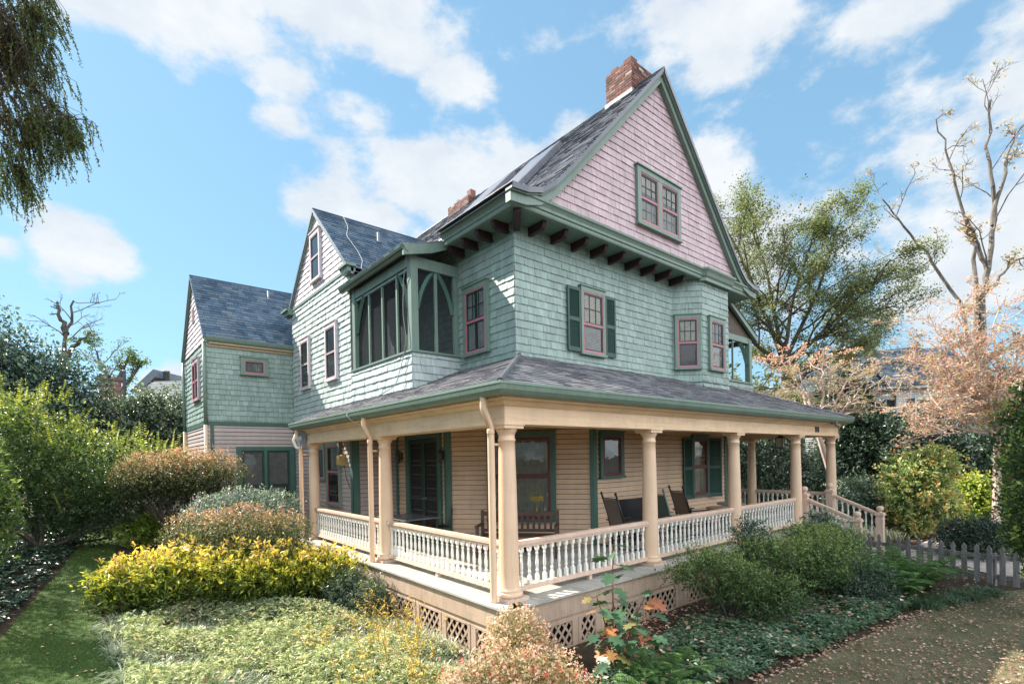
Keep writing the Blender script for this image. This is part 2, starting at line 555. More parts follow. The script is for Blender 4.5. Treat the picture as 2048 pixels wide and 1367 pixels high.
UP = .035
RLu = [(x - .02, z + UP) for x, z in RL]
m = MB()
profile_roof(m, RLu, 1.33, 3.92, True, seed=31)
PB = [(.50, 6.53), (1.2, 6.72), (1.9, 7.02), (2.5, 7.40), (3.0, 7.905), (AP[0] - .02, AP[1] + UP)]
profile_roof(m, PB, 3.92, 7.42, True, seed=41)
profile_roof(m, RLu, 7.42, 15.0, True, seed=51)
profile_roof(m, [mirror(p) for p in RLu], 1.33, 15.0, False, seed=61)
m.tube([(AP[0], 1.33, AP[1] + UP), (AP[0], 15, AP[1] + UP)], .035, 6)
roof = part(m, 'roof', ROOF, label='steep grey shingled main roof')
# skylights: raised boxes on the left slope
def on_slope(x, y, h=0):
    return A(x - h * .7, y, 7.87 + (x - 3.0) * (AP[1] - 7.87) / 3.2 + UP + h * .7)
for y0, x0, x1 in ((3.55, 3.3, 5.0), (5.75, 3.4, 5.3)):
    mb = MB()
    dv = on_slope(x1, 0) - on_slope(x0, 0); L = np.linalg.norm(dv)
    f = Fr(on_slope(x0, y0 + 1.15), (0, -1, 0), dv)
    f.box(mb, 0, 1.15, 0, L, .0, .17)
    sk = part(mb, 'skylight', m_flat('skylight_frame' , (.16, .16, .19), .4), roof)
    mb = MB(); f.box(mb, .06, 1.09, .06, L - .06, .17, .176)
    part(mb, 'skylight_glass', m_flat('skylight_glass', (.14, .15, .18), .3, spec=.5), roof)

def x_roof(mb, prof, x0, x1, y_ridge, seed=1, under=.1, expo=.14):
    """roof whose ridge runs along X; prof [(y, z)] near eave -> ridge, mirrored about the ridge"""
    for (ya, za), (yb, zb) in zip(prof[:-1], prof[1:]):
        v = A(0, yb - ya, zb - za); L = np.linalg.norm(v)
        shingles(mb, Fr((x0, ya, za), (1, 0, 0), v), rect(0, x1 - x0, 0, L), min(expo, L), (.16, .32), .018, .006, .006, seed=seed)
        w = A(0, -(yb - ya), zb - za)
        shingles(mb, Fr((x1, 2 * y_ridge - ya, za), (-1, 0, 0), w), rect(0, x1 - x0, 0, L), min(expo, L), (.16, .32), .018, .006, .006, seed=seed + 1)
        for q in (1, -1):
            Y = lambda y: y_ridge + q * (y - y_ridge)
            mb.quad((x0, Y(ya), za - under), (x0, Y(yb), zb - under), (x1, Y(yb), zb - under), (x1, Y(ya), za - under))
            mb.quad((x0, Y(ya), za - under), (x0, Y(yb), zb - under), (x0, Y(yb), zb), (x0, Y(ya), za))
    mb.tube([(x0, y_ridge, prof[-1][1]), (x1, y_ridge, prof[-1][1])], .03, 6)
m = MB(); x_roof(m, [(7.0, 7.0), (7.3, 7.2), (7.75, 7.65), (9.7, 9.52)], .66, 6.0, 9.7, 71)
roof2 = part(m, 'roof', ROOFB, label='blue grey cross gable roof')
m = MB(); x_roof(m, [(12.0, 5.86), (14.3, 8.32)], -1.86, 4.0, 14.3, 81)
roof3 = part(m, 'roof', ROOFB, label='blue grey roof of the rear wing')

# vent pipes on the two lower roofs
for (x, y, z, h, p) in ((2.3, 8.75, 8.6, .32, roof2), (.5, 13.9, 7.8, .35, roof3)):
    mb = MB(); mb.lathe([(.10, 0), (.06, .06), (.038, .08), (.038, h), (.03, h)], (x, y, z), 12)
    part(mb, 'vent_pipe', METAL, p, smooth=True)

# ---- rake boards, cornices, gutters
def rake(mb, pts, d, depth, axis):
    """board under a roof edge: pts [(h, z)] along the edge, d its drop; axis 'x' = lies in an XZ plane from y0 to y1"""
    for (h0, z0), (h1, z1) in zip(pts[:-1], pts[1:]):
        P = [(h0, z0), (h1, z1), (h1, z1 - d), (h0, z0 - d)]
        if axis == 'x': mb.prism([(h, depth[0], z) for h, z in P], (0, depth[1] - depth[0], 0))
        else: mb.prism([(depth[0], h, z) for h, z in P], (depth[1] - depth[0], 0, 0))
m = MB()
rk = [(x, z + .01) for x, z in RL] ; rr = [(x, z + .01) for x, z in RR]
rake(m, rk, .27, (1.42, 1.56), 'x'); rake(m, rr, .27, (1.42, 1.56), 'x')
rake(m, rk, .10, (1.37, 1.42), 'x'); rake(m, rr, .10, (1.37, 1.42), 'x')
part(m, 'rake_board', GUTTER, label='long curved green rake boards of the front gable')
m = MB()
q = [(7.0, 7.0), (7.3, 7.2), (7.75, 7.65), (9.7, 9.5)]
rake(m, q, .16, (.68, .75), 'y'); rake(m, [(19.4 - y, z) for y, z in q][::-1], .16, (.68, .75), 'y')
F_MID.box(m, -12.1, -YR, 7.02, 7.1, .0, .04)
m.box(.58, .80, 7.0, 7.5, 6.9, 7.02); m.box(.52, .80, 6.94, 7.5, 7.02, 7.09)
m.box(.58, .80, 11.95, 12.5, 6.9, 7.02); m.box(.52, .80, 11.95, 12.56, 7.02, 7.09)
part(m, 'rake_board', GUTTER, label='green rake boards of the cross gable')
m = MB()
q = [(12.0, 5.86), (14.3, 8.30)]
rake(m, q, .16, (-1.84, -1.76), 'y'); rake(m, [(28.6 - y, z) for y, z in q][::-1], .16, (-1.84, -1.76), 'y')
part(m, 'rake_board', GUTTER, label='green rake boards of the rear wing')

CORN = [(-.10, 6.70), (.0, 6.70), (.012, 6.73), (.012, 6.775), (.04, 6.79), (.045, 6.84), (.075, 6.89), (.105, 6.915), (.11, 6.955), (-.10, 6.955)]
m = MB()
m.sweep([(1.50, 3.9), (1.50, 1.50), (10.9, 1.50), (10.9, 15)], CORN)
part(m, 'gutter', GUTTER, label='moulded green cornice under the front gable')
m = MB()
m.sweep([(8.02, 1.56), (8.14, 1.44), (9.51, 1.44), (9.63, 1.56)], [(-.06, 6.66), (.02, 6.66), (.02, 6.74), (.06, 6.78), (.09, 6.86), (.14, 6.93), (.14, 6.975), (-.06, 6.975)])
part(m, 'cornice', GUTTER, bay)
m = MB()
m.sweep([(.60, 7.45), (.60, 3.88)], [(-.03, 6.40), (.02, 6.40), (.05, 6.44), (.09, 6.50), (.10, 6.535), (.02, 6.55), (-.03, 6.55)])
part(m, 'gutter', GUTTER, label='gutter above the side balcony')
m = MB()
m.sweep([(-1.8, 12.02), (XM, 12.02)], [(-.06, 5.72), (.0, 5.72), (.04, 5.76), (.07, 5.83), (.08, 5.87), (-.06, 5.87)])
part(m, 'gutter', GUTTER, label='gutter of the rear wing')
m = MB()
m.box(-1.7, XM, 12.04, 12.16, 5.68, 5.73)
F_WING.box(m, -1.75, XM, 5.60, 5.70, .02, .05)
part(m, 'frieze', CEIL)
# soffits
m = MB()
m.box(1.52, 10.88, 1.52, YF, 6.71, 6.735)
m.box(1.52, XS, YF, 3.92, 6.71, 6.735)
m.box(XE, 10.88, YF, 15, 6.71, 6.735)
F_SIDE.box(m, -4.05, -2.12, 6.58, 6.71, .0, .035)
F_SIDE.box(m, -4.05, -2.1, 6.50, 6.53, .0, .03)
part(m, 'soffit', SOFFIT)
# sloping fascia between the eave and the lower balcony roof
m = MB()
rake(m, [(.52, 6.5), (1.2, 6.69), (1.9, 6.99), (2.0, 7.05)], .2, (3.90, 3.96), 'x')
part(m, 'fascia', GUTTER)
# bracket ends under the eaves
def bracket(fr, a, L=.5, w=.095):
    mb = MB()
    P = [(0, 6.54), (L - .1, 6.54), (L - .03, 6.575), (L, 6.63), (L, 6.708), (0, 6.708)]
    mb.prism([fr.pt(a - w / 2, z, c) for c, z in P], fr.u * w)
    part(mb, 'bracket', MAROON)
for i in range(9):
    bracket(F_FRONT, 2.42 + i * .63, .46)
for y in (2.25, 2.78, 3.3, 3.8):
    bracket(F_SIDE, -y, .42)
mb = MB(); mb.prism([(2.0, 2.1, 6.54), (1.66, 1.72, 6.55), (1.6, 1.62, 6.63), (1.6, 1.62, 6.705), (2.0, 2.1, 6.705)], (.1, -.1, 0)); part(mb, 'bracket', MAROON)
bracket(Fr((XE, 0, 0), (0, 1, 0)), 2.3, .42); bracket(Fr((XE, 0, 0), (0, 1, 0)), 2.9, .42)

# ---- trim boards
for f, q in ((F_FRONT, (4.24, 4.36, 0, 2.9, 0, .04)), (F_CH, (LCH - .06, LCH + .03, 0, 2.9, .0, .035)), (F_CH, (-.03, .1, 0, 2.9, 0, .04)), (F_SIDE, (-4.79, -4.67, 0, 2.9, 0, .04)),
             (F_SIDE, (-YR, -7.13, 0, 2.9, 0, .035)), (F_MID, (-7.42, -YR + .03, -.8, 2.9, 0, .035)), (F_REC, (XM - .035, .9, -.1, 2.9, 0, .04)), (F_FRONT, (XE - .12, XE + .03, 0, 2.9, 0, .04)),
             (F_WING, (-1.75, XM, 3.2, 3.335, .0, .035)), (F_WING, (-1.70, -1.60, -.5, 3.2, .0, .03)), (F_WGAB, (-16.4, -12.2, 3.2, 3.335, 0, .035)), (F_MID, (-12.12, -12.0, -.8, 3.4, 0, .04))):
    m = MB(); f.box(m, *q); part(m, 'trim_board', TRIM)
m = MB()
m.box(XS - .01, XE, YF - .045, YF - .002, 3.83, 3.88)
part(m, 'flashing', MAROON)

# ---- chimneys
def brick_mat():
    t = NT('old_red_brick')
    cr = t.n('ShaderNodeValToRGB'); el = cr.color_ramp.elements; el.new(.4); el.new(.75)
    for e, (p, q) in zip(el, ((0, (.07, .035, .03)), (.4, (.16, .06, .045)), (.75, (.22, .085, .06)), (1, (.27, .19, .165)))):
        e.position = p; e.color = (*q, 1)
    t.l(t.isl(), cr.inputs[0])
    n = t.noise(25, 5)
    t.principled(t.mix(1.0, cr.outputs[0], t.rng(n, .7, 1.3, .3, .7), 'MULTIPLY'), .85, bump=n, bstr=.5)
    return t.m
BRICK = brick_mat()
MORTAR = m_flat('pale_mortar', (.42, .38, .36), .9)
LEAD = m_flat('lead_flashing', (.30, .33, .37), .5)
def chimney(x0, x1, y0, y1, z0, z1, name='chimney', parent=None, pots=()):
    mb = MB(); mb.mi = 1
    mb.box(x0, x1, y0, y1, z0, z1)
    mb.mi = 0
    r = random.Random(3)
    for f, W in ((Fr((x0, y1, z0), (0, -1, 0)), y1 - y0), (Fr((x0, y0, z0), (1, 0, 0)), x1 - x0), (Fr((x1, y0, z0), (0, 1, 0)), y1 - y0)):
        b = 0; row = 0
        while b < z1 - z0 - .02:
            a = -.1 * (row % 2)
            while a < W:
                a0, a1 = max(a + .005, -.006), min(a + .195, W + .006)
                if a1 - a0 > .03 and r.random() > .02:
                    f.box(mb, a0, a1, b + .005, min(b + .062, z1 - z0 + .004), -.02, .006 + r.random() * .006)
                a += .2
            b += .067; row += 1
    for px, py, w, h in pots:
        mb.box(px - w / 2, px + w / 2, py - w / 2, py + w / 2, z1, z1 + h)
    return mb.build(name, [BRICK, MORTAR], parent)
ch = chimney(5.9, 6.74, 2.06, 2.86, 10.7, 11.84, parent=roof, pots=((6.04, 2.2, .24, .09), (6.0, 2.6, .2, .06)))
m = MB(); m.box(5.87, 6.78, 2.03, 2.89, 10.75, 11.10); m.build('flashing', LEAD, roof)
chimney(5.85, 6.6, 9.0, 10.3, 10.7, 11.32, parent=roof, pots=((6.05, 9.1, .22, .2), (6.0, 9.8, .12, .12)))

# ------------------------------------------------------------------ windows
def curtain(mb, f, a0, a1, b0, b1, c, amp=.012, folds=9, gather=None):
    n = max(int(folds * 8), 16)
    a = np.linspace(a0, a1, n)
    V = []
    for b in (b0, b1):
        for i, q in enumerate(a):
            V.append((q, b, c + amp * math.sin(i / n * folds * 2 * PI) + .004 * math.sin(i * 1.7)))
    F = [[i, i + 1, n + i + 1, n + i] for i in range(n - 1)]
    mb.add(f.pts(np.array(V)), F)

def window(f, a0, a1, b0, b1, parent, cas=.1, casm=TRIM, sash=SASHP, head=.11, sill=True, mid=.5, up=None, lo=None,
           cover=None, glass=GLASS, hood=True, c0=.03, label=None, jamb=True):
    """double-hung window; a0..b1 is the opening. Depths: room .0, curtain .02, glass .035, sashes .03-.07, casing to .08"""
    mb = MB(); C = c0
    if cas:
        f.box(mb, a0 - cas, a0, b0 - .02, b1, 0, C + .055); f.box(mb, a1, a1 + cas, b0 - .02, b1, 0, C + .055)
    f.box(mb, a0 - cas, a1 + cas, b1, b1 + head, 0, C + .058)
    if hood: f.box(mb, a0 - cas - .02, a1 + cas + .02, b1 + head, b1 + head + .025, 0, C + .085)
    if sill: f.box(mb, a0 - cas - .025, a1 + cas + .025, b0 - .075, b0 - .02, 0, C + .085)
    else: f.box(mb, a0 - cas, a1 + cas, b0 - .02 - cas, b0 - .02, 0, C + .055)
    w = part(mb, 'window', casm, parent)
    if label: w['label'] = label
    # sash frames
    mb = MB(); t = .045
    f.box(mb, a0, a0 + .03, b0 - .02, b1, 0, C + .05); f.box(mb, a1 - .03, a1, b0 - .02, b1, 0, C + .05)
    f.box(mb, a0 + .03, a1 - .03, b1 - .03, b1, 0, C + .05); f.box(mb, a0 + .03, a1 - .03, b0 - .02, b0 + .03, 0, C + .052)
    if mid:
        bm = b0 + (b1 - b0) * mid
        f.box(mb, a0 + .03, a1 - .03, bm - .025, bm + .025, 0, C + .047)
    else: bm = b0
    part(mb, 'sash_frame', sash, w)
    mb = MB()
    A0, A1 = a0 + .03, a1 - .03
    inner = .035
    rows = [(bm + .02, b1 - .03, up, .036), (b0 + .03, bm - .02, lo, .03)] if mid else [(b0 + .03, b1 - .03, up, .036)]
    for y0, y1, mun, c in rows:
        f.box(mb, A0, A0 + inner, y0, y1, 0, C + c); f.box(mb, A1 - inner, A1, y0, y1, 0, C + c)
        f.box(mb, A0 + inner, A1 - inner, y1 - inner, y1, 0, C + c); f.box(mb, A0 + inner, A1 - inner, y0, y0 + inner, 0, C + c)
        if mun:
            nx, ny = mun
            for i in range(1, nx):
                x = A0 + (A1 - A0) * i / nx; f.box(mb, x - .009, x + .009, y0 + inner, y1 - inner, C + .012, C + c - .006)
            for i in range(1, ny):
                y = y0 + (y1 - y0) * i / ny; f.box(mb, A0 + inner, A1 - inner, y - .009, y + .009, C + .012, C + c - .004)
    part(mb, 'muntins', DOORP if sash is not SASHM else SASHM, w)
    mb = MB(); mb.add([f.pt(A0, b0, C + .022), f.pt(A1, b0, C + .022), f.pt(A1, b1, C + .022), f.pt(A0, b1, C + .022)], [0, 1, 2, 3])
    part(mb, 'pane', glass, w)
    mb = MB(); mb.add([f.pt(A0, b0, C - .002), f.pt(A1, b0, C - .002), f.pt(A1, b1, C - .002), f.pt(A0, b1, C - .002)], [0, 1, 2, 3])
    part(mb, 'dark_room', DARK, w)
    for q in (cover or []):
        kind, u0, u1, v0, v1, mt = q
        x0, x1 = A0 + (A1 - A0) * u0, A0 + (A1 - A0) * u1
        y0, y1 = b0 + (b1 - b0) * v0, b0 + (b1 - b0) * v1
        mb = MB()
        if kind == 'curtain':
            curtain(mb, f, x0, x1, y0, y1, C + .009, .006, max(3, int((x1 - x0) / .06)))
        else:
            n = max(int((y1 - y0) / .035), 1)
            for i in range(n):
                y = y0 + (y1 - y0) * i / n; h = (y1 - y0) / n
                mb.add([f.pt(x0, y + .003, C + .012), f.pt(x1, y + .003, C + .012), f.pt(x1, y + h, C + .003), f.pt(x0, y + h, C + .003)], [0, 1, 2, 3])
        part(mb, kind, mt, w)
    return w

def shutter(f, a0, a1, b0, b1, rot=0.0, hinge=None, off=.04, parent=None):
    if rot:
        h = a1 if hinge == 'r' else a0
        o = f.pt(h, 0, off)
        ca, sa = math.cos(rot), math.sin(rot)
        u = f.u * ca + f.n * sa
        f = Fr(o - u * h, u); off = 0
    mb = MB(); s = .05
    f.box(mb, a0, a0 + s, b0, b1, off, off + .035); f.box(mb, a1 - s, a1, b0, b1, off, off + .035)
    bm = b0 + (b1 - b0) * .5
    for y0, y1 in ((b0, b0 + .09), (bm - .04, bm + .04), (b1 - .07, b1)):
        f.box(mb, a0 + s, a1 - s, y0, y1, off, off + .033)
    for y0, y1 in ((b0 + .09, bm - .04), (bm + .04, b1 - .07)):
        n = int((y1 - y0) / .034)
        for i in range(n):
            y = y0 + (y1 - y0) * (i + .15) / n; h = (y1 - y0) / n
            mb.add(f.pts(np.array([(a0 + s, y, off + .028), (a1 - s, y, off + .028), (a1 - s, y + h * .95, off + .006), (a0 + s, y + h * .95, off + .006),
                                   (a0 + s, y, off + .02), (a1 - s, y, off + .02)])), [0, 1, 2, 3], [4, 5, 1, 0])
    return part(mb, 'shutter', SHUT, parent)

# upper front: shuttered window
window(F_FRONT, 3.93, 4.63, 4.38, 5.72, house, .06, GUTTER, SASHP, mid=.46, up=(3, 2), cover=[('blind', 0, 1, .42, 1, BLIND), ('blind', 0, 1, 0, .42, GREYB)], label='shuttered window of the upper front wall')
shutter(F_FRONT, 3.45, 3.86, 4.35, 5.76); shutter(F_FRONT, 4.71, 5.08, 4.35, 5.76)
# gable pair
for a0, a1 in ((5.37, 6.07), (6.22, 6.92)):
    window(F_GAB, a0, a1, 7.5, 8.62, house, .0, GUTTER, SASHP, head=.0, hood=False, sill=False, mid=.48, up=(3, 2), lo=(3, 2),
           cover=[('blind', 0, 1, .62, 1, BLIND), ('curtain', .1, .8, .0, .5, GREYB)], label='window of the pink gable')
m = MB()
F_GAB.box(m, 5.25, 5.37, 7.42, 8.62, 0, .09); F_GAB.box(m, 6.92, 7.04, 7.42, 8.62, 0, .09); F_GAB.box(m, 6.07, 6.22, 7.48, 8.62, 0, .085)
F_GAB.box(m, 5.25, 7.04, 8.62, 8.74, 0, .09); F_GAB.box(m, 5.22, 7.07, 8.74, 8.77, 0, .125); F_GAB.box(m, 5.23, 7.07, 7.38, 7.42, 0, .12); F_GAB.box(m, 5.37, 6.92, 7.42, 7.48, 0, .088)
part(m, 'window_casing', GUTTER)
# side upper
window(F_SIDE, -3.72, -3.0, 4.36, 5.70, house, .09, GUTTER, SASHP, up=(3, 2), cover=[('curtain', .0, .42, 0, .97, CURT), ('curtain', .58, 1, 0, .97, CURT)], label='curtained window beside the side balcony')
# bay
window(F_BAYL, .13, .65, 4.38, 5.66, bay, .08, GUTTER, SASHP, up=(3, 2), cover=[('blind', 0, 1, .48, 1, BLIND)], label='window on the angled side of the bay')
window(F_BAYF, .36, 1.02, 4.38, 5.66, bay, .09, GUTTER, SASHP, up=(3, 2), cover=[('blind', .05, .75, .0, .46, CURT), ('curtain', .2, .8, .5, 1, GREYB)], label='window on the front of the bay')
# ground floor front
window(F_FRONT, 4.55, 5.2, 1.58, 2.48, house, .11, TRIM, SASHM, mid=None, cover=[('curtain', 0, 1, 0, 1, GREYB)], glass=GLASSD, label='small square window on the porch')
window(F_FRONT, 8.44, 9.16, .9, 2.46, house, .05, TRIM, SASHM, cover=[('curtain', .0, .55, 0, 1, BLIND), ('curtain', .55, 1, 0, .5, LACE)], glass=GLASSD, label='shuttered window at the right of the porch')
shutter(F_FRONT, 7.92, 8.38, .8, 2.5); shutter(F_FRONT, 9.22, 9.66, .8, 2.5, rot=.5, hinge='l')
# chamfer picture window
wch = window(F_CH, 1.09, 2.46, .62, 2.5, house, .12, TRIM, SASHM, mid=.52, cover=[('curtain', 0, 1, 0.02, 1, LACE)], label='large lace curtained window on the angled wall')
# a yellow lamp behind the glass
m = MB()
for i in range(7):
    a = 1.98 + .045 * i
    F_CH.box(m, a, a + .034, 1.02, 1.12, .036, .05)
for s in (-1, 1):
    m.tube([F_CH.pt(2.1 + s * .03, 1.42, .045), F_CH.pt(2.1 + s * .1, 1.28, .045), F_CH.pt(2.12 + s * .12, 1.13, .045)], .008, 5)
m.lathe([(.012, 0), (.035, .03), (.03, .1), (.012, .16), (.006, .26)], F_CH.pt(2.13, .66, .045), 8)
part(m, 'hanging_ornament', m_flat('yellow_glass', (.75, .48, .02), .3), wch)
# middle wall
window(F_MID, -11.1, -10.44, 4.36, 5.78, house, .06, PALE, SASHL, cover=[('blind', 0, 1, .5, 1, GREYB)], up=(2, 2), label='left window under the cross gable')
window(F_MID, -8.92, -8.22, 4.36, 5.78, house, .06, PALE, SASHL, cover=[('blind', 0, 1, .0, 1, CURT)], label='right window under the cross gable')
window(F_MID, -10.0, -9.32, 7.45, 8.74, house, .06, PALE, SASHL, cover=[('blind', 0, 1, 0, 1, GREYB)], label='attic window of the cross gable')
window(F_MID, -9.0, -8.16, .85, 2.45, house, .09, GUTTER, SASHP, mid=.55, cover=[('curtain', .25, 1, .5, 1, CURT)], label='tall sunlit window at the far end of the porch')
window(F_MID, -10.1, -9.3, 1.55, 2.4, house, .09, GUTTER, SASHP, mid=None, cover=[('curtain', .2, .8, 0, 1, GREYB)], label='small square window at the far end of the porch')
# rear wing
window(F_WING, -.72, -.14, 4.88, 5.27, house, .11, GUTTER, SASHP, mid=None, head=.1, cover=[('curtain', 0, 1, 0, 1, CURT)], glass=GLASSD, label='small wide window of the rear wing')
for a0, a1 in ((-.86, -.2), (-.12, .58)):
    window(F_WING, a0, a1, .3, 2.42, house, .0, TRIM, DOORP, head=0, hood=False, sill=False, mid=.46, cover=[('blind', 0, 1, .46, 1, GREYB), ('curtain', .1, .75, 0, .46, CURT)], label='tall dark framed window of the rear wing')
m = MB(); F_WING.box(m, -1.0, -.86, .2, 2.42, 0, .09); F_WING.box(m, .58, .74, .2, 2.42, 0, .09); F_WING.box(m, -.2, -.12, .3, 2.42, 0, .085); F_WING.box(m, -1.0, .74, 2.42, 2.54, 0, .092)
part(m, 'window_casing', TRIM)
for a0 in (-14.42, -13.86):
    window(F_WGAB, a0, a0 + .5, 4.15, 5.32, house, .07, PINK, SASHP, cover=[('blind', 0, 1, 0, .5, CURT)], label='paired window in the gable end of the rear wing')
m = MB(); F_WGAB.box(m, -14.45, -14.15, 6.75, 7.25, 0, .05)
for i in range(6): F_WGAB.box(m, -14.4, -14.2, 6.8 + i * .07, 6.85 + i * .07, .05, .065)
part(m, 'attic_vent', PINK)

# side door with double screens
m = MB()
F_SIDE.box(m, -6.64, -6.44, 0, 2.55, 0, .08); F_SIDE.box(m, -5.02, -4.9, 0, 2.55, 0, .08); F_SIDE.box(m, -6.64, -4.9, 2.55, 2.72, 0, .085)
dfr = part(m, 'door_frame', TRIM)
for a0, a1 in ((-6.44, -5.73), (-5.73, -5.02)):
    m = MB()
    F_SIDE.box(m, a0 + .01, a0 + .08, .03, 2.54, .03, .065); F_SIDE.box(m, a1 - .08, a1 - .01, .03, 2.54, .03, .065)
    F_SIDE.box(m, a0 + .08, a1 - .08, 2.44, 2.54, .03, .065); F_SIDE.box(m, a0 + .08, a1 - .08, .03, .25, .03, .065); F_SIDE.box(m, a0 + .08, a1 - .08, 1.0, 1.05, .03, .06)
    d = part(m, 'screen_door', DOORP, dfr)
    m = MB(); m.add([F_SIDE.pt(a0 + .05, .2, .05), F_SIDE.pt(a1 - .05, .2, .05), F_SIDE.pt(a1 - .05, 2.5, .05), F_SIDE.pt(a0 + .05, 2.5, .05)], [0, 1, 2, 3])
    part(m, 'screen', SCREEN, dfr)
m = MB(); F_SIDE.box(m, -6.42, -5.04, .05, 2.5, .018, .024); part(m, 'inner_door', m_flat('brown_door', (.10, .075, .055), .5), dfr)
m = MB(); m.lathe([(.03, 0), (.03, .02), (.015, .04), (.03, .07), (.02, .09)], (0, 0, 0), 10)
hb = part(m, 'door_handle', METAL, dfr); hb.rotation_euler = (0, -PI / 2, 0); hb.matrix_parent_inverse = Matrix.Identity(4)
hb.matrix_parent_inverse = world_of(dfr).inverted(); hb.location = F_SIDE.pt(-5.62, 1.05, .06)

# ---- side balcony with its screens
m = MB()
m.box(XM, XM + .17, YB, YB + .17, 4.38, 6.42)
m.box(XS - .14, XS - .02, YB + .02, YB + .12, 4.38, 6.3)
m.box(XM, XM + .12, YR - .25, YR - .1, 4.38, 6.42)
m.box(XM + .01, XM + .13, YB + .17, YR - .25, 6.20, 6.40)        # side beam
m.box(XM + .17, XS, YB + .01, YB + .13, 6.16, 6.40)             # front beam
m.box(XM + .03, XM + .09, YB + .17, YR - .25, 6.12, 6.17)
part(m, 'balcony_post', GUTTER)
m = MB()
m.box(XM - .05, XM + .2, YB - .05, YR - .05, 4.335, 4.38); m.box(XM + .2, XS, YB - .05, YB + .2, 4.335, 4.38)
part(m, 'balcony_sill', GUTTER)
m = MB()
for y in (6.26, 5.53, 4.80): m.box(XM + .04, XM + .085, y - .03, y + .03, 4.38, 6.2)
for x in (1.40,): m.box(x - .035, x + .035, YB + .04, YB + .085, 4.38, 6.16)
part(m, 'mullion', GUTTER)
def brace(mb, p, q, bulge, w):
    p = A(*p); q = A(*q); mid = (p + q) / 2 + A(*bulge)
    pts = [(1 - t) ** 2 * p + 2 * t * (1 - t) * mid + t * t * q for t in np.linspace(0, 1, 9)]
    mb.tube(pts, w, 4)
for p, q, b in (((XM + .06, YB + .2, 5.3), (XM + .06, YB + .72, 6.2), (0, -.12, .12)), ((XM + .06, YR - .3, 5.3), (XM + .06, YR - .8, 6.2), (0, .12, .12)),
                ((XM + .2, YB + .08, 5.3), (XM + .62, YB + .08, 6.18), (-.1, 0, .12)), ((XS - .14, YB + .08, 5.3), (XS - .55, YB + .08, 6.18), (.1, 0, .12))):
    m = MB(); brace(m, p, q, b, .06); part(m, 'brace', TRIM)
m = MB()
ys = [YB + .17, 4.80, 5.53, 6.26, YR - .25]
for y0, y1 in zip(ys[:-1], ys[1:]):
    m.quad((XM + .1, y0, 4.38), (XM + .1, y1, 4.38), (XM + .1, y1, 6.2), (XM + .1, y0, 6.2))
for x0, x1 in ((XM + .17, 1.40), (1.40, XS - .1)):
    m.quad((x0, YB + .095, 4.38), (x1, YB + .095, 4.38), (x1, YB + .095, 6.16), (x0, YB + .095, 6.16))
part(m, 'screen', SCREEN, label='insect screens of the side balcony')
m = MB(); m.box(XM + .02, XS, YB + .02, YR, 3.95, 4.0); m.box(XM + .02, XS, YR, YR + .02, 3.95, 6.95)
part(m, 'balcony_floor', DECK)
m = MB()   # pale cloths hung inside the screens
for a0, a1, t0, t1 in ((-5.46, -5.1, 5.35, 4.5), (-4.78, -4.35, 5.05, 4.75)):
    f_ = Fr((XM + .135, 0, 0), (0, -1, 0)); n_ = 14; V_ = []
    for i in range(n_):
        q_ = i / (n_ - 1); V_ += [(a0 + (a1 - a0) * q_, 4.4, .012 * math.sin(q_ * 20)), (a0 + (a1 - a0) * q_, t0 + (t1 - t0) * q_ ** .7 + .05 * math.sin(q_ * 9), .012 * math.sin(q_ * 20 + 1))]
    m.add(f_.pts(np.array(V_)), [[2 * i, 2 * i + 2, 2 * i + 3, 2 * i + 1] for i in range(n_ - 1)])
part(m, 'hung_sheet', CURT)
# ---- far balcony
m = MB()
m.box(12.14, 12.3, 2.16, 2.32, 4.34, 5.75); m.box(XE, 12.3, 2.18, 2.28, 5.62, 5.8); m.box(XE + .02, XE + .12, 2.18, 2.28, 4.34, 5.62)
m.box(XE - .1, 12.34, 2.1, 2.35, 4.29, 4.34); m.box(11.1, 11.14, 2.2, 2.25, 4.34, 5.62)
m.box(12.14, 12.3, 5.3, 5.46, 4.34, 5.75); m.box(12.16, 12.28, 2.32, 5.3, 5.62, 5.78); m.box(12.16, 12.28, 2.35, 5.3, 4.29, 4.34)
part(m, 'balcony_post', GUTTER, label='post and beam of the far balcony')
m = MB(); brace(m, (12.12, 2.24, 4.95), (11.6, 2.24, 5.62), (.1, 0, .12), .07); part(m, 'brace', TRIM)
m = MB(); m.prism([(XE, 2.2, 6.9), (XE, 2.2, 5.8), (12.3, 2.2, 5.8)], (0, .04, 0)); part(m, 'balcony_gable', m_flat('dark_brown_board', (.10, .075, .06), .7))
m = MB(); rake(m, [(XE - .1, 7.05), (12.5, 5.86)], .16, (2.05, 2.14), 'x'); part(m, 'rake_board', GUTTER, label='rake board of the far balcony')
m = MB(); v = A(-2.15, 0, 1.09); shingles(m, Fr((12.5, 2.03, 5.88), (0, 1, 0), v), rect(0, 3.6, 0, np.linalg.norm(v)), .14, (.14, .3), .012, .004)
part(m, 'roof', ROOF, label='small shed roof of the far balcony')
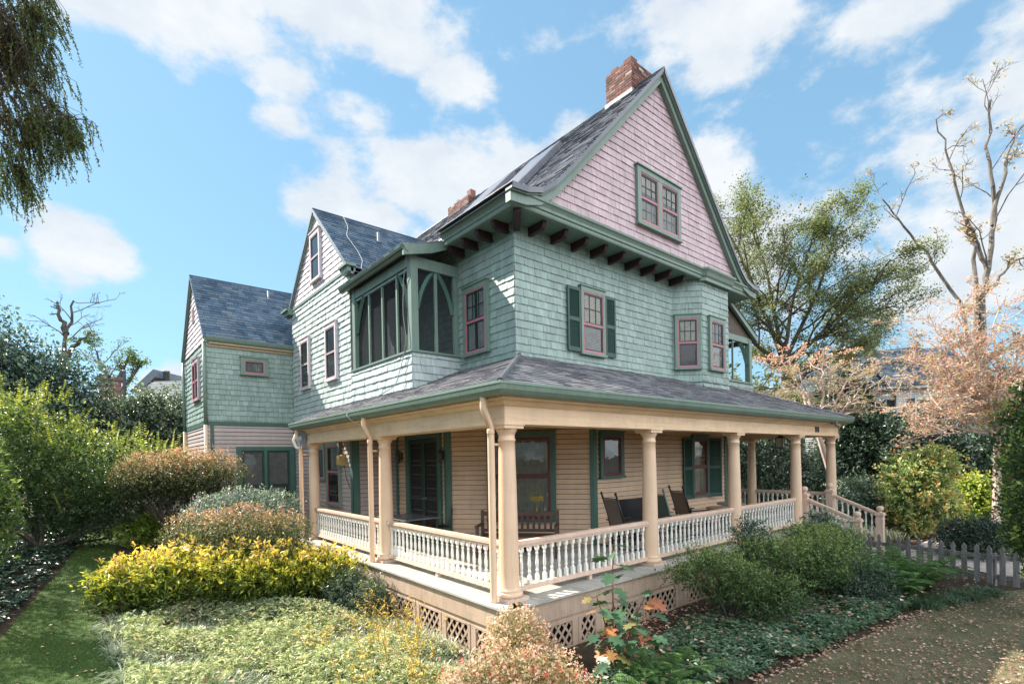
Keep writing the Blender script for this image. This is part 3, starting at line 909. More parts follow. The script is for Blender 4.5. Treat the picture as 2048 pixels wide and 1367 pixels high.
# ------------------------------------------------------------------ the porch
m = MB()
XR = 13.06
v = A(0, 2.6, 1.06); L = np.linalg.norm(v); k = L / 2.6
shingles(m, Fr((0, -.5, 3.02), (1, 0, 0), v), [(-.5, 0), (XR, 0), (XR - 2.6, L), (2.1, L)], .145, (.14, .3), .017, .008, .006, seed=91)
v2 = A(2.6, 0, 1.06)
shingles(m, Fr((-.5, 0, 3.02), (0, -1, 0), v2), [(-8.44, 0), (.5, 0), (-2.1, L), (-8.44, L)], .145, (.14, .3), .017, .008, .006, seed=92)
v3 = A(-2.6, 0, 1.06)
shingles(m, Fr((XR, 0, 3.02), (0, 1, 0), v3), [(-.5, 0), (8, 0), (8, L), (2.1, L)], .145, (.14, .3), .017, .008, .006, seed=93)
for c in ((-.5, -.5, 2.1, 2.1), (XR, -.5, XR - 2.6, 2.1)):
    pts = []
    for i in range(26):
        t = i / 25
        pts.append((c[0] + (c[2] - c[0]) * t, c[1] + (c[3] - c[1]) * t, 3.03 + 1.06 * t + .012 * (i % 2)))
    m.tube(pts, .045, 6)
part(m, 'porch_roof', ROOFP, label='low grey shingled porch roof')
m = MB()
GP = [(0, 2.86), (.02, 2.86), (.06, 2.885), (.10, 2.93), (.115, 2.985), (.125, 3.0), (.125, 3.035), (.10, 3.03), (0, 2.99)]
m.sweep([(-.40, 8.44), (-.40, -.40), (XR - .1, -.40), (XR - .1, 8)], GP)
part(m, 'gutter', GUTTER, label='long green gutter round the porch roof')
m = MB()
m.box(-.42, .3, 8.36, 8.46, 2.86, 3.06)
# entablature: soffit, crown, frieze, architrave
EN = [(.0, 2.50), (.035, 2.50), (.035, 2.565), (.018, 2.575), (.018, 2.745), (.03, 2.755), (.05, 2.765), (.085, 2.80), (.10, 2.83), (.20, 2.835), (.205, 2.90), (.0, 2.90)]
m.sweep([(-.14, 8.4), (-.14, -.14), (12.83, -.14), (12.83, 8)], EN)
m.sweep([(.14, 8.4), (.14, .14), (12.55, .14), (12.55, 8)][::-1], [(0, 2.5), (.02, 2.5), (.02, 2.9), (0, 2.9)])
m.box(-.14, .14, .14, 8.4, 2.495, 2.515); m.box(-.14, 12.83, -.14, .14, 2.495, 2.515); m.box(12.55, 12.83, .14, 8, 2.495, 2.515)
part(m, 'entablature', BEAM, label='moulded peach beam carried by the porch columns')
m = MB()
m.poly([(0, 0, 2.87), (12.7, 0, 2.87), (12.7, 8, 2.87), (XE, 8, 2.87), (XE, YF, 2.87), (4.24, YF, 2.87), (2, 4.68, 2.87), (2, YR, 2.87), (XM, YR, 2.87), (XM, 8.3, 2.87), (0, 8.3, 2.87)])
part(m, 'porch_ceiling', CEIL)

# house number, flood light
m = MB()
for x in (11.04, 11.20):
    m.box(x, x + .045, -.19, -.158, 2.60, 2.74); m.box(x - .022, x + .067, -.19, -.158, 2.597, 2.612); m.box(x - .03, x - .001, -.19, -.158, 2.70, 2.725)
part(m, 'house_number', m_flat('bronze_number', (.06, .05, .045), .5), label='dark house number 11 on the porch beam')
m = MB()
m.box(11.62, 11.72, -.5, -.36, 2.8, 2.88); m.tube([(11.8, -.42, 2.82), (11.86, -.5, 2.75)], .05, 8)
part(m, 'flood_light', m_flat('brown_lamp', (.2, .14, .1), .5))

# ---- deck
m = MB()
r = random.Random(4)
y = -.42
while y < YF:                 # front boards run across the porch, seen end on at the edge
    y += 1
x = -.42
while x < 13.1:               # boards at right angles to the front edge
    w = .085
    y1 = YF if x > 4.3 else (4.68 + .2)
    y0 = -.42 - r.random() * .008
    if x < -.01: y0 = max(y0, x)
    m.box(x, x + w - .004, y0, 2.6 if x > 2 else max(2.6, 0), -.03, 0 - r.random() * .002)
    x += w
y = 2.6
while y < 8.35:
    m.box(-.42 - r.random() * .008, 2.1, y, y + .081, -.03, 0 - r.random() * .002); y += .085
m.box(10.0, 13.1, 2.6, 8, -.03, -.001)
part(m, 'deck', DECK, label='weathered grey porch floorboards')
m = MB()
m.sweep([(-.37, 8.3), (-.37, -.37), (13.0, -.37), (13.0, 8)], [(-.04, -.33), (.0, -.33), (.0, -.06), (.02, -.05), (.02, -.032), (-.04, -.032)])
m.sweep([(-.34, 8.3), (-.34, -.34), (13.0, -.34), (13.0, 8)], [(-.04, -.40), (.0, -.40), (.0, -.325), (-.04, -.325)])
part(m, 'skirt_board', SKIRT)
# near-black box painting the shade of the void under the deck
m = MB(); m.box(.25, 12.7, .25, 8, -.9, -.06); part(m, 'underdeck_void', m_flat('underdeck_shade', (.03, .025, .022), .9))

# ---- lattice panels
def lattice(f, a0, a1, b0, b1):
    mb = MB()
    w = .07
    f.box(mb, a0, a1, b0, b0 + w, -.02, .02); f.box(mb, a0, a1, b1 - .03, b1, -.02, .02)
    f.box(mb, a0, a0 + .06, b0 + w, b1 - .03, -.02, .02); f.box(mb, a1 - .06, a1, b0 + w, b1 - .03, -.02, .02)
    x0, x1, y0, y1 = a0 + .05, a1 - .05, b0 + w - .01, b1 - .02
    s = .118
    for sg, c in ((1, 0.004), (-1, -.006)):
        # lines sg*y = x*1.25 + k
        k0 = -3.0
        sl = 1.25
        ks = np.arange(-2, 4 + (x1 - x0) * sl, s * math.hypot(1, sl))
        for q in ks:
            # y = y0 + sl*(x-x0) - q  (sg=1)  or mirrored in x
            pts = []
            xa = max(x0, x0 + (q) / sl); xb = min(x1, x0 + (y1 - y0 + q) / sl)
            if xb - xa < .02: continue
            ya, yb = y0 + sl * (xa - x0) - q, y0 + sl * (xb - x0) - q
            if sg < 0: xa, xb = x0 + x1 - xa, x0 + x1 - xb
            d = nrm((xb - xa, yb - ya)); n = A(-d[1], d[0]) * .019
            P = [(xa - n[0], ya - n[1]), (xb - n[0], yb - n[1]), (xb + n[0], yb + n[1]), (xa + n[0], ya + n[1])]
            if abs(xb - xa) * sl < .03: continue
            mb.prism([f.pt(px, py, c) for px, py in P], f.n * .007)
    part(mb, 'lattice_panel', SKIRT)
F_LF = Fr((0, -.335, 0), (1, 0, 0)); F_LS = Fr((-.335, 0, 0), (0, -1, 0))
for a0, a1 in ((-.33, .98), (1.06, 1.5), (1.58, 2.6), (2.68, 3.75), (4.1, 5.3), (5.38, 6.5), (6.7, 8.2), (8.3, 9.9)):
    lattice(F_LF, a0, a1, -.86, -.40)
for a0, a1 in ((-.42, .33), (-1.22, -.5), (-2.05, -1.3), (-2.9, -2.13), (-3.85, -3.0), (-4.9, -3.98), (-5.9, -4.98), (-7.0, -5.98)):
    lattice(F_LS, a0, a1, -.86, -.40)
for a in (1.02, 1.54, 2.64, 3.85, 4.02, 5.34, 6.6, 8.25):
    m = MB(); F_LF.box(m, a - .045, a + .045, -.9, -.4, -.03, .012); part(m, 'skirt_post', SKIRT)
m = MB(); F_LF.box(m, 3.75, 4.1, -.9, -.4, -.032, .006); part(m, 'skirt_panel', SKIRT)
for a in (-.46, -1.26, -2.09, -2.95, -3.92, -4.94, -5.94, -7.1):
    m = MB(); F_LS.box(m, a - .045, a + .045, -.9, -.4, -.03, .012); part(m, 'skirt_post', SKIRT)

# ---- columns
CP = [(.175, .045), (.19, .055), (.197, .08), (.19, .105), (.165, .112), (.16, .125), (.168, .135), (.168, .15), (.15, .158), (.147, .175)]
for i in range(13):
    t = i / 12
    CP.append((.143 - .026 * t ** 1.8, .19 + 2.07 * t))
CP += [(.126, 2.265), (.128, 2.28), (.126, 2.295), (.117, 2.30), (.117, 2.36), (.122, 2.365), (.14, 2.40), (.155, 2.425), (.16, 2.445)]
cm = MB(); cm.lathe(CP, (0, 0, 0), 28)
pm = MB(); pm.box(-.2, .2, -.2, .2, 0, .046)
am = MB(); am.box(-.175, .175, -.175, .175, 2.44, 2.485); am.box(-.19, .19, -.19, .19, 2.485, 2.497)
col0 = None
for (x, y) in ((0, 0), (3.43, 0), (6.67, 0), (10.09, 0), (12.69, 0), (0, 3.88), (0, 8.05), (12.69, 2.4), (12.69, 5.2)):
    if col0 is None:
        col0 = cm.build('column', COLUMN, house, smooth=True)
        p = pm.build('plinth', RAIL, col0); a = am.build('capital', BEAM, col0)
        col0.data.shade_smooth() if hasattr(col0.data, 'shade_smooth') else None
        c = col0
    else:
        c = dup(col0, parent=house)
    c.location = (x, y, 0)
# ---- railings with turned balusters
BP = [(.02, 0.0), (.02, .02)]
bal = MB()
bal.box(-.026, .026, -.026, .026, .0, .115); bal.box(-.026, .026, -.026, .026, .49, .56)
bal.lathe([(.024, .115), (.026, .125), (.017, .14), (.016, .15), (.023, .165), (.025, .18), (.019, .20), (.0165, .215), (.022, .24), (.0245, .27), (.0245, .31), (.021, .35), (.0175, .39),
           (.016, .41), (.021, .425), (.022, .44), (.016, .45), (.018, .465), (.024, .475), (.024, .49)], (0, 0, 0), 8)
bal0 = bal.build('baluster', WHITE, None)
nbal = 0
def railing(p, q, gap0=.16, gap1=.16, indiv=True, label=None, zt=.72):
    """a run of railing between two column centres; gap = distance to start from the centre"""
    global nbal
    p = A(*p); q = A(*q); d = q - p; L = np.linalg.norm(d[:2]); u = d / L
    f = Fr(p, (u[0], u[1], 0)); sl = d[2] / L
    mb = MB()
    a0, a1 = gap0 - .03, L - gap1 + .03
    def bar(b0, b1, w):
        P = []
        for a in (a0, a1):
            for b in (b0, b1):
                for c in (-w, w): P.append(f.pt(a, b + sl * a, c))
        mb.add(P, [[0, 1, 3, 2], [4, 6, 7, 5], [0, 4, 5, 1], [2, 3, 7, 6], [0, 2, 6, 4], [1, 5, 7, 3]])
    bar(.715, .755, .042); bar(.755, .80, .062); bar(.80, .815, .05)
    bar(.105, .155, .042); bar(.09, .105, .055)
    for a in (L / 2,): f.box(mb, a - .035, a + .035, .0 + sl * a, .09 + sl * a, -.03, .03)
    r = part(mb, 'railing', RAIL)
    if label: r['label'] = label
    n = max(1, round((L - gap0 - gap1) / .152))
    st = (L - gap0 - gap1) / n
    xs = [gap0 + st * (i + .5) for i in range(n)]
    if indiv:
        for a in xs:
            b = bal0.copy(); COL.objects.link(b); b.parent = r
            b.location = p + A(u[0] * a, u[1] * a, .155 + sl * a); nbal += 1
            b.rotation_euler = (0, 0, math.atan2(u[1], u[0]))
    else:
        mb = MB(); me = bal.V; V = np.vstack(bal.V)
        ca, sa = u[0], u[1]
        R = np.array([[ca, sa, 0], [-sa, ca, 0], [0, 0, 1]])
        for a in xs:
            off = mb.n
            mb.V.append(V @ R + (p + A(u[0] * a, u[1] * a, .155 + sl * a))); mb.n += len(V)
            for F, mi in bal.F: mb.F.append((F + off, 0))
        mb.build('balusters', WHITE, r, kind='stuff')
    return r
railing((0, 0, 0), (3.43, 0, 0)); railing((3.43, 0, 0), (6.67, 0, 0)); railing((0, 3.88, 0), (0, 0, 0)); railing((0, 8.05, 0), (0, 3.88, 0))
railing((10.43, -.1, 0), (10.43, -1.28, -.50), .08, .08); 
railing((6.67, 0, 0), (10.09, 0, 0), indiv=False); railing((10.09, 0, 0), (10.43, -.0, 0), .14, .05, indiv=False)
railing((12.69, 2.4, 0), (12.69, 0, 0), indiv=False); railing((12.69, 5.2, 0), (12.69, 2.4, 0), indiv=False); railing((12.69, 8, 0), (12.69, 5.2, 0), indiv=False)
railing((12.34, -.1, 0), (12.34, -1.28, -.50), .08, .08, indiv=False)
bpy.data.objects.remove(bal0)
# newel posts
def newel(x, y, z0, z1):
    mb = MB(); w = .085
    mb.box(x - w, x + w, y - w, y + w, z0, z1 - .26)
    for q in range(3): mb.box(x - w - .008, x + w + .008, y - w - .008, y + w + .008, z1 - .50 + q * .06, z1 - .47 + q * .06)
    mb.box(x - w - .03, x + w + .03, y - w - .03, y + w + .03, z1 - .26, z1 - .22); mb.box(x - w - .01, x + w + .01, y - w - .01, y + w + .01, z1 - .22, z1 - .18)
    mb.lathe([(.05, -.18), (.045, -.15), (.075, -.12), (.09, -.08), (.08, -.03), (.04, 0), (.005, .005)], (x, y, z1), 16)
    part(mb, 'newel_post', RAIL)
newel(10.43, -.08, 0, 1.1); newel(12.34, -.08, 0, 1.1); newel(10.43, -1.32, -.9, .5); newel(12.34, -1.32, -.9, .5)
m = MB()
for i in range(5):
    m.box(10.5, 12.3, -.42 - .24 * (i + 1), -.40 - .24 * i, -.165 * (i + 1) - .04, -.165 * (i + 1)); m.box(10.5, 12.3, -.42 - .24 * i, -.40 - .24 * i, -.165 * (i + 1), -.165 * i - .031)
part(m, 'porch_steps', DECK)

# ---- downspouts
def spout(x, y, dx, dy, zb, z0=2.9):
    mb = MB()
    pts = [(x - dx, y - dy, z0), (x - dx, y - dy, 2.72), (x, y, 2.46), (x, y, zb)]
    P = []
    for a, b in zip(pts[:-1], pts[1:]):
        for t in (0, .06, .94) : P.append(A(*a) * (1 - t) + A(*b) * t)
    P.append(A(*pts[-1]))
    mb.tube(P, .05, 14)
    mb.lathe([(.053, 0), (.056, .01), (.056, .06), (.053, .07)], (x, y, 2.36), 14)
    mb.box(x, x + .16, y - .012, y + .012, 2.2, 2.235)
    part(mb, 'downspout', COLUMN, smooth=True)
spout(-.27, .02, .12, .0, -.55); spout(-.27, 3.98, .12, .0, -.75); spout(-.27, 8.25, .1, 0, -.7)
for y in (12.1, 16.35):
    m = MB(); m.tube([(-1.83, y, 5.72), (-1.83, y, 3.2)], .05, 10); part(m, 'downspout', GUTTER, smooth=True, label='green upper downspout of the rear wing')
    m = MB(); m.tube([(-1.83, y, 3.2), (-1.83, y, -.3)], .05, 10); part(m, 'downspout', COLUMN, smooth=True, label='tan lower downspout of the rear wing')

# wall lanterns
def lantern(f, a, b, label):
    mb = MB()
    f.box(mb, a - .04, a + .04, b - .1, b + .1, 0, .02)
    mb.tube([f.pt(a, b + .06, .02), f.pt(a, b + .16, .08), f.pt(a, b + .12, .13)], .012, 6)
    mb.lathe([(.02, .12), (.075, .07), (.08, .06), (.06, -.14), (.05, -.16), (.02, -.19)], f.pt(a, b, .13), 6)
    part(mb, 'wall_lantern', m_flat('black_iron', (.05, .05, .05), .5))
lantern(F_SIDE, -6.93, 2.12, ''); lantern(F_SIDE, -4.83, 2.12, '')
m = MB(); F_MID.box(m, -7.98, -7.78, 1.9, 2.2, .0, .12); F_MID.box(m, -7.96, -7.8, 1.93, 2.17, .12, .2)
part(m, 'wall_lantern', m_flat('brass_lantern', (.5, .38, .16), .4), label='square brass lantern on the sunlit wall')
m = MB(); m.tube([F_MID.pt(-7.85, 1.95, .03), F_MID.pt(-7.75, 1.6, .03), F_MID.pt(-7.45, 1.3, .04)], .008, 5)
m.tube([F_MID.pt(-7.88, 2.2, .03), F_MID.pt(-7.9, 2.6, .03)], .008, 5); part(m, 'cable', BLACKC)

# hanging porch lantern
lt = thing('hanging_lantern', 'square black hanging lantern with pale glass under the porch ceiling', 'lantern', (11.45, .95, 2.87))
m = MB(); m.tube([(11.45, .95, 2.87), (11.45, .95, 2.55)], .008, 6); m.lathe([(.02, 2.56), (.13, 2.5), (.14, 2.48), (.02, 2.47)], (11.45, .95, 0), 4)
for sx in (-1, 1):
    for sy in (-1, 1): m.box(11.45 + sx * .095 - .01, 11.45 + sx * .095 + .01, .95 + sy * .095 - .01, .95 + sy * .095 + .01, 2.2, 2.48)
m.box(11.34, 11.56, .84, 1.06, 2.17, 2.2); m.build('lantern_frame', m_flat('black_lantern', (.02, .02, .02), .5), lt)
m = MB(); m.box(11.362, 11.538, .862, 1.038, 2.2, 2.47); m.build('lantern_glass', m_flat('frosted_glass', (.5, .5, .45), .3), lt)
m = MB(); m.lathe([(.10, 2.865), (.14, 2.83), (.13, 2.77), (.07, 2.73), (.01, 2.72)], (12.1, .35, -.2), 16); part(m, 'ceiling_light', m_flat('opal_glass', (.75, .65, .5), .3), smooth=True)

# electric meter at the far left column
em = thing('electric_meter', 'round glass electric meter with white conduit on the far left end of the porch beam', 'meter', (-.22, 8.2, 2.6))
m = MB(); m.lathe([(.11, 0), (.11, .05), (.09, .12), (.0, .14)], (0, 0, 0), 16)
d = m.build('meter_dome', m_flat('meter_glass', (.3, .36, .42), .1, spec=.8), em, smooth=True); d.rotation_euler = (PI / 2, 0, -PI / 4); d.matrix_parent_inverse = Matrix.Identity(4); d.location = (.0, .0, .02)
m = MB(); m.box(-.3, -.18, 8.05, 8.35, 2.38, 2.8); m.build('meter_box', METAL, em)
m = MB(); m.tube([(-.3, 8.4, 2.85), (-.4, 8.42, 2.6), (-.36, 8.36, 2.42), (-.27, 8.25, 2.36)], .04, 8); m.tube([(-.34, 8.42, 2.75), (-.34, 8.42, 3.0)], .025, 8); m.build('conduit', WHITE, em, smooth=True)

# cables
def cable(name, label, pts, mt, r=.011):
    P = np.array(pts, float); t = np.linspace(0, len(P) - 1, len(P) * 8)
    Q = np.stack([np.interp(t, np.arange(len(P)), P[:, i]) for i in range(3)], 1)
    for _ in range(3): Q[1:-1] = (Q[:-2] + 2 * Q[1:-1] + Q[2:]) / 4
    mb = MB(); c = Q[0].copy(); mb.tube(Q, r, 5)
    tag(mb.build(name, mt, None, smooth=True, loc=c), label, 'cable')
cable('service_cable', 'thin white cable running down over the cross gable roof', [(1.6, 9.7, 9.58), (1.5, 9.1, 9.0), (1.2, 8.5, 8.45), (1.25, 7.9, 7.86), (1.2, 7.45, 7.42), (1.0, 7.1, 7.08), (.9, 6.6, 6.72)], CABLE, .009)
cable('loose_cable', 'grey cable looping down the balcony post and over the porch roof', [(.64, 4.0, 6.35), (.72, 4.3, 5.9), (.70, 4.32, 5.2), (.71, 4.2, 4.6), (.69, 4.35, 4.2), (.64, 4.6, 3.66), (.1, 4.6, 3.34), (-.4, 4.55, 3.12), (-.58, 4.4, 2.95), (-.5, 4.2, 2.78), (-.3, 4.05, 2.66)], m_flat('grey_cable', (.2, .2, .2), .6), .009)

# ------------------------------------------------------------------ porch furniture
BLK = m_flat('black_chair_paint', (.02, .02, .022), .35)
WOVEN = m_paint('woven_seat', (.20, .15, .12), .8, .05, .15, grain=(60, 60, 60), gr=.3)
GREYG = m_flat('grey_green_paint', (.12, .16, .14), .5)
WOODB = m_paint('dark_bench_wood', (.085, .05, .038), .5, .1, .15, grain=(3, 30, 30))
def rocker(name, label, x, y, rz, frame, seat, group=None):
    t = thing(name, label, 'rocking chair', (x, y, 0), group, rz)
    def P(mb, nm, mt):
        o = mb.build(nm, mt, None, smooth=nm in ('post', 'leg', 'rocker')); o.parent = t
    for s in (-1, 1):
        mb = MB(); mb.tube([(-.2, s * .25, .10), (-.22, s * .25, .42), (-.32, s * .25, .8), (-.46, s * .25, 1.2)], .021, 8); mb.lathe([(.008, -.03), (.02, -.02), (.03, .01), (.02, .035), (.004, .045)], (-.47, s * .25, 1.22), 8); P(mb, 'post', frame)
        mb = MB(); mb.tube([(.25, s * .28, .08), (.25, s * .28, .62)], .021, 8); P(mb, 'leg', frame)
        mb = MB(); mb.tube([(.45 - .1 * i, s * .265, .03 + .055 * ((4.2 - i) / 4.5) ** 2) for i in range(11)], .02, 6); P(mb, 'rocker', frame)
        mb = MB(); mb.box(-.3, .34, s * .29 - .045, s * .29 + .045, .62, .645); P(mb, 'armrest', frame)
    mb = MB()
    mb.add([(-.235, -.23, .52), (-.235, .23, .52), (-.415, .23, 1.1), (-.415, -.23, 1.1), (-.255, -.23, .52), (-.255, .23, .52), (-.435, .23, 1.1), (-.435, -.23, 1.1)], [[0, 1, 2, 3], [4, 7, 6, 5], [0, 4, 5, 1], [3, 2, 6, 7]])
    P(mb, 'backrest', seat)
    for z, xx, w in ((.48, -.235, .25), (1.12, -.435, .25), (.2, .25, .28), (.3, .25, .28), (.2, -.21, .25), (.3, -.21, .25)):
        mb = MB(); mb.tube([(xx, -w, z), (xx, w, z)], .013, 6); P(mb, 'stretcher', frame)
    mb = MB(); mb.box(-.22, .27, -.27, .27, .40, .43); P(mb, 'seat', seat)
    return t
gr = 'rocking chairs on the porch'
rocker('rocking_chair', 'black rocking chair with brown woven back, left of the second column', 4.35, 1.25, -.25, BLK, WOVEN, gr)
rocker('rocking_chair', 'black rocking chair with brown woven back beside the shuttered window', 7.1, 1.35, -.3, BLK, WOVEN, gr)
rocker('rocking_chair', 'grey green rocking chair half hidden behind the second column', 5.95, 1.2, -.2, GREYG, GREYG, gr)
# dark settee by the wall
st = thing('settee', 'low black settee against the tan wall between the rocking chairs', 'settee', (5.3, 1.7, 0))
m = MB(); m.box(4.85, 5.85, 1.88, 1.93, .45, 1.0); m.build('backrest', BLK, st)
m = MB(); m.box(4.85, 5.85, 1.4, 1.88, .38, .44); m.build('seat', BLK, st)
for x in (4.88, 5.78):
    for y in (1.42, 1.86): m = MB(); m.box(x, x + .04, y, y + .04, 0, .38 if y < 1.8 else .45); m.build('leg', BLK, st)
# round tables
TBW = m_paint('brown_table_top', (.30, .21, .13), .6, .1, .2, grain=(20, 3, 3))
for nm, lb, x, y, rr_, h, mt in (('side_table', 'low round brown wooden table on the porch by the shuttered window', 8.25, 1.1, .42, .62, TBW), ('wicker_stool', 'round grey wicker stool beside the brown table', 9.15, 1.35, .36, .66, m_flat('grey_wicker', (.22, .21, .2), .8))):
    t = thing(nm, lb, 'table', (x, y, 0))
    m = MB(); m.lathe([(.02, h - .05), (rr_, h - .04), (rr_ + .02, h - .02), (rr_, h), (.02, h + .004)], (x, y, 0), 24); m.build('tabletop', mt, t)
    for a in range(4):
        m = MB(); ca, sa = math.cos(a * PI / 2 + .6), math.sin(a * PI / 2 + .6)
        m.tube([(x + rr_ * .55 * ca, y + rr_ * .55 * sa, h - .04), (x + rr_ * .85 * ca, y + rr_ * .85 * sa, 0)], .017, 6); m.build('leg', BLK, t)
# slatted bench below the angled window
bf = Fr(F_CH.pt(1.1, 0, 1.35), F_CH.u)
bt = thing('bench', 'dark brown slatted garden bench under the lace curtained window', 'bench', bf.o + bf.u * .75)
m = MB(); bf.box(m, .0, 1.55, .80, .89, -.28, -.245); bf.box(m, .0, 1.55, .46, .52, -.28, -.245)
for i in range(12): bf.box(m, .07 + i * .122, .07 + i * .122 + .05, .52, .80, -.275, -.25)
m.build('backrest', WOODB, bt)
m = MB()
for i in range(5): bf.box(m, 0, 1.55, .41, .435, -.22 + i * .1, -.14 + i * .1)
m.build('seat', WOODB, bt)
for a in (-.06, 1.55):
    m = MB(); bf.box(m, a, a + .06, 0, .92, -.29, -.23); m.build('leg', WOODB, bt)
    m = MB(); bf.box(m, a, a + .06, 0, .62, .24, .30); m.build('leg', WOODB, bt)
    m = MB(); bf.box(m, a - .01, a + .07, .62, .65, -.23, .34); m.build('armrest', WOODB, bt)
# patio table with wire legs and two wire chairs by the door
pt = thing('patio_table', 'grey glass topped patio table with wire sides beside the screen door', 'table', (1.05, 4.9, 0))
m = MB(); m.box(.6, 1.5, 4.25, 5.6, .70, .72); m.build('tabletop', m_flat('table_glass', (.16, .17, .18), .25), pt)
for x in (.64, 1.44):
    for y in (4.3, 5.53): m = MB(); m.tube([(x, y, 0), (x, y, .7)], .016, 6); m.build('leg', BLK, pt)
m = MB()
for i in range(9):
    y = 4.32 + i * .15; m.tube([(.63, y, .62), (.63, y + .02, .35)], .005, 4)
    if i < 6: x = .66 + i * .15; m.tube([(x, 4.28, .62), (x, 4.28, .35)], .005, 4)
m.tube([(.63, 4.28, .35), (.63, 5.55, .35)], .007, 4); m.tube([(.63, 4.28, .35), (1.46, 4.28, .35)], .007, 4); m.build('wire_apron', BLK, pt)
for x, y, rz, lb in ((1.0, 6.15, -1.6, 'dark wire patio chair behind the glass topped table'), (1.75, 4.7, 2.9, 'dark wire patio chair between the table and the angled wall')):
    t = thing('wire_chair', lb, 'chair', (x, y, 0), 'wire chairs at the patio table', rz)
    def P(mb, nm):
        o = mb.build(nm, BLK, None); o.parent = t
    for sx in (-.2, .2):
        for sy in (-.2, .2): mb = MB(); mb.tube([(sx, sy, .43), (sx * 1.15, sy * 1.15, 0)], .01, 6); P(mb, 'leg')
    mb = MB()
    for i in range(9): mb.tube([(-.2, -.2 + i * .05, .44), (.2, -.2 + i * .05, .44)], .005, 4)
    mb.tube([(-.21, -.21, .44), (.21, -.21, .44), (.21, .21, .44), (-.21, .21, .44), (-.21, -.21, .44)], .009, 5); P(mb, 'seat')
    mb = MB()
    mb.tube([(-.2, -.2, .44), (-.26, -.2, .8), (-.28, -.1, .88), (-.28, .1, .88), (-.26, .2, .8), (-.2, .2, .44)], .01, 6)
    for i in range(5): mb.tube([(-.21, -.13 + i * .065, .45), (-.275, -.13 + i * .065, .86)], .005, 4)
    P(mb, 'backrest')
# ------------------------------------------------------------------ plant tools
def unit(V):
    return V / (np.linalg.norm(V, axis=-1, keepdims=True) + 1e-9)

class Leaves:
    def __init__(s): s.V = []; s.F = []; s.T = []; s.n = 0
    def add(s, P, D, N, L, W, tone, fold=.18, droop=.0):
        """leaf blades: base P, axis D, face normal N"""
        n = len(P); L = np.broadcast_to(np.asarray(L, float), (n,))[:, None]; W = np.broadcast_to(np.asarray(W, float), (n,))[:, None]
        D = unit(D); S = unit(np.cross(D, N)); N = np.cross(S, D)
        mid = P + D * L * .45
        V = np.stack([P, mid + S * W / 2 + N * W * fold, P + D * L - N * L * droop, mid - S * W / 2 + N * W * fold], 1).reshape(-1, 3)
        i = np.arange(n)[:, None] * 4 + s.n
        s.F.append(np.concatenate([i + [0, 1, 2], i + [0, 2, 3]], 1).reshape(-1, 3))
        s.V.append(V); s.T.append(np.repeat(np.broadcast_to(np.asarray(tone, float), (n,)), 4)); s.n += 4 * n
    def ribbon(s, P, D, L, W, tone, sag=.5, seg=3, up=A(0, 0, 1)):
        """grass-like arching blades"""
        n = len(P); L = np.broadcast_to(np.asarray(L, float), (n,))[:, None]; W = np.broadcast_to(np.asarray(W, float), (n,))[:, None]
        D = unit(D); S = unit(np.cross(D, up) + 1e-6)
        rows = []
        for k in range(seg + 1):
            t = k / seg
            c = P + D * L * t - up * (L * sag * t * t)
            w = W * (1 - t ** 2 * .92) / 2
            rows += [c - S * w, c + S * w]
        V = np.stack(rows, 1).reshape(-1, 3); m = 2 * (seg + 1)
        i = np.arange(n)[:, None] * m + s.n
        q = np.concatenate([i + [2 * k, 2 * k + 1, 2 * k + 3] for k in range(seg)] + [i + [2 * k, 2 * k + 3, 2 * k + 2] for k in range(seg)], 1).reshape(-1, 3)
        s.F.append(q); s.V.append(V); s.T.append(np.repeat(np.broadcast_to(np.asarray(tone, float), (n,)), m)); s.n += m * n
    def build(s, name, mat, parent=None, loc=None, **pr):
        mb = MB(); mb.V = s.V; mb.F = [(f, 0) for f in s.F]; mb.n = s.n
        return mb.build(name, mat, parent, loc=loc, attr=np.concatenate(s.T), **pr)

def rdir(n, g):
    return unit(g.normal(size=(n, 3)))

def cloud(ells, n, g, shell=.16, lump=.16, freq=3.0):
    """points through the outer part of a union of lumpy ellipsoids -> points, outward directions"""
    E = np.array([(e[0], e[1], e[2], e[3], e[4]) for e in ells], float)
    w = E[:, 3] ** 2 + 2 * E[:, 3] * E[:, 4]; w = w / w.sum()
    k = g.choice(len(E), n, p=w)
    d = rdir(n, g)
    ph = g.random((3,)) * 6
    b = np.sin(d[:, 0] * freq * 1.3 + ph[0] + k) * np.sin(d[:, 1] * freq + ph[1] + 2 * k) + .6 * np.sin(d[:, 2] * freq * 2 + ph[2] + d[:, 0] * freq * 2)
    r = 1 - np.abs(g.normal(size=n)) * shell * 1.3 + lump * b * .6 + np.where(g.random(n) < .09, g.random(n) * .24, 0)
    R = np.stack([E[k, 3], E[k, 3], E[k, 4]], 1)
    P = E[k, :3] + d * R * r[:, None]
    return P, unit(d / R), r

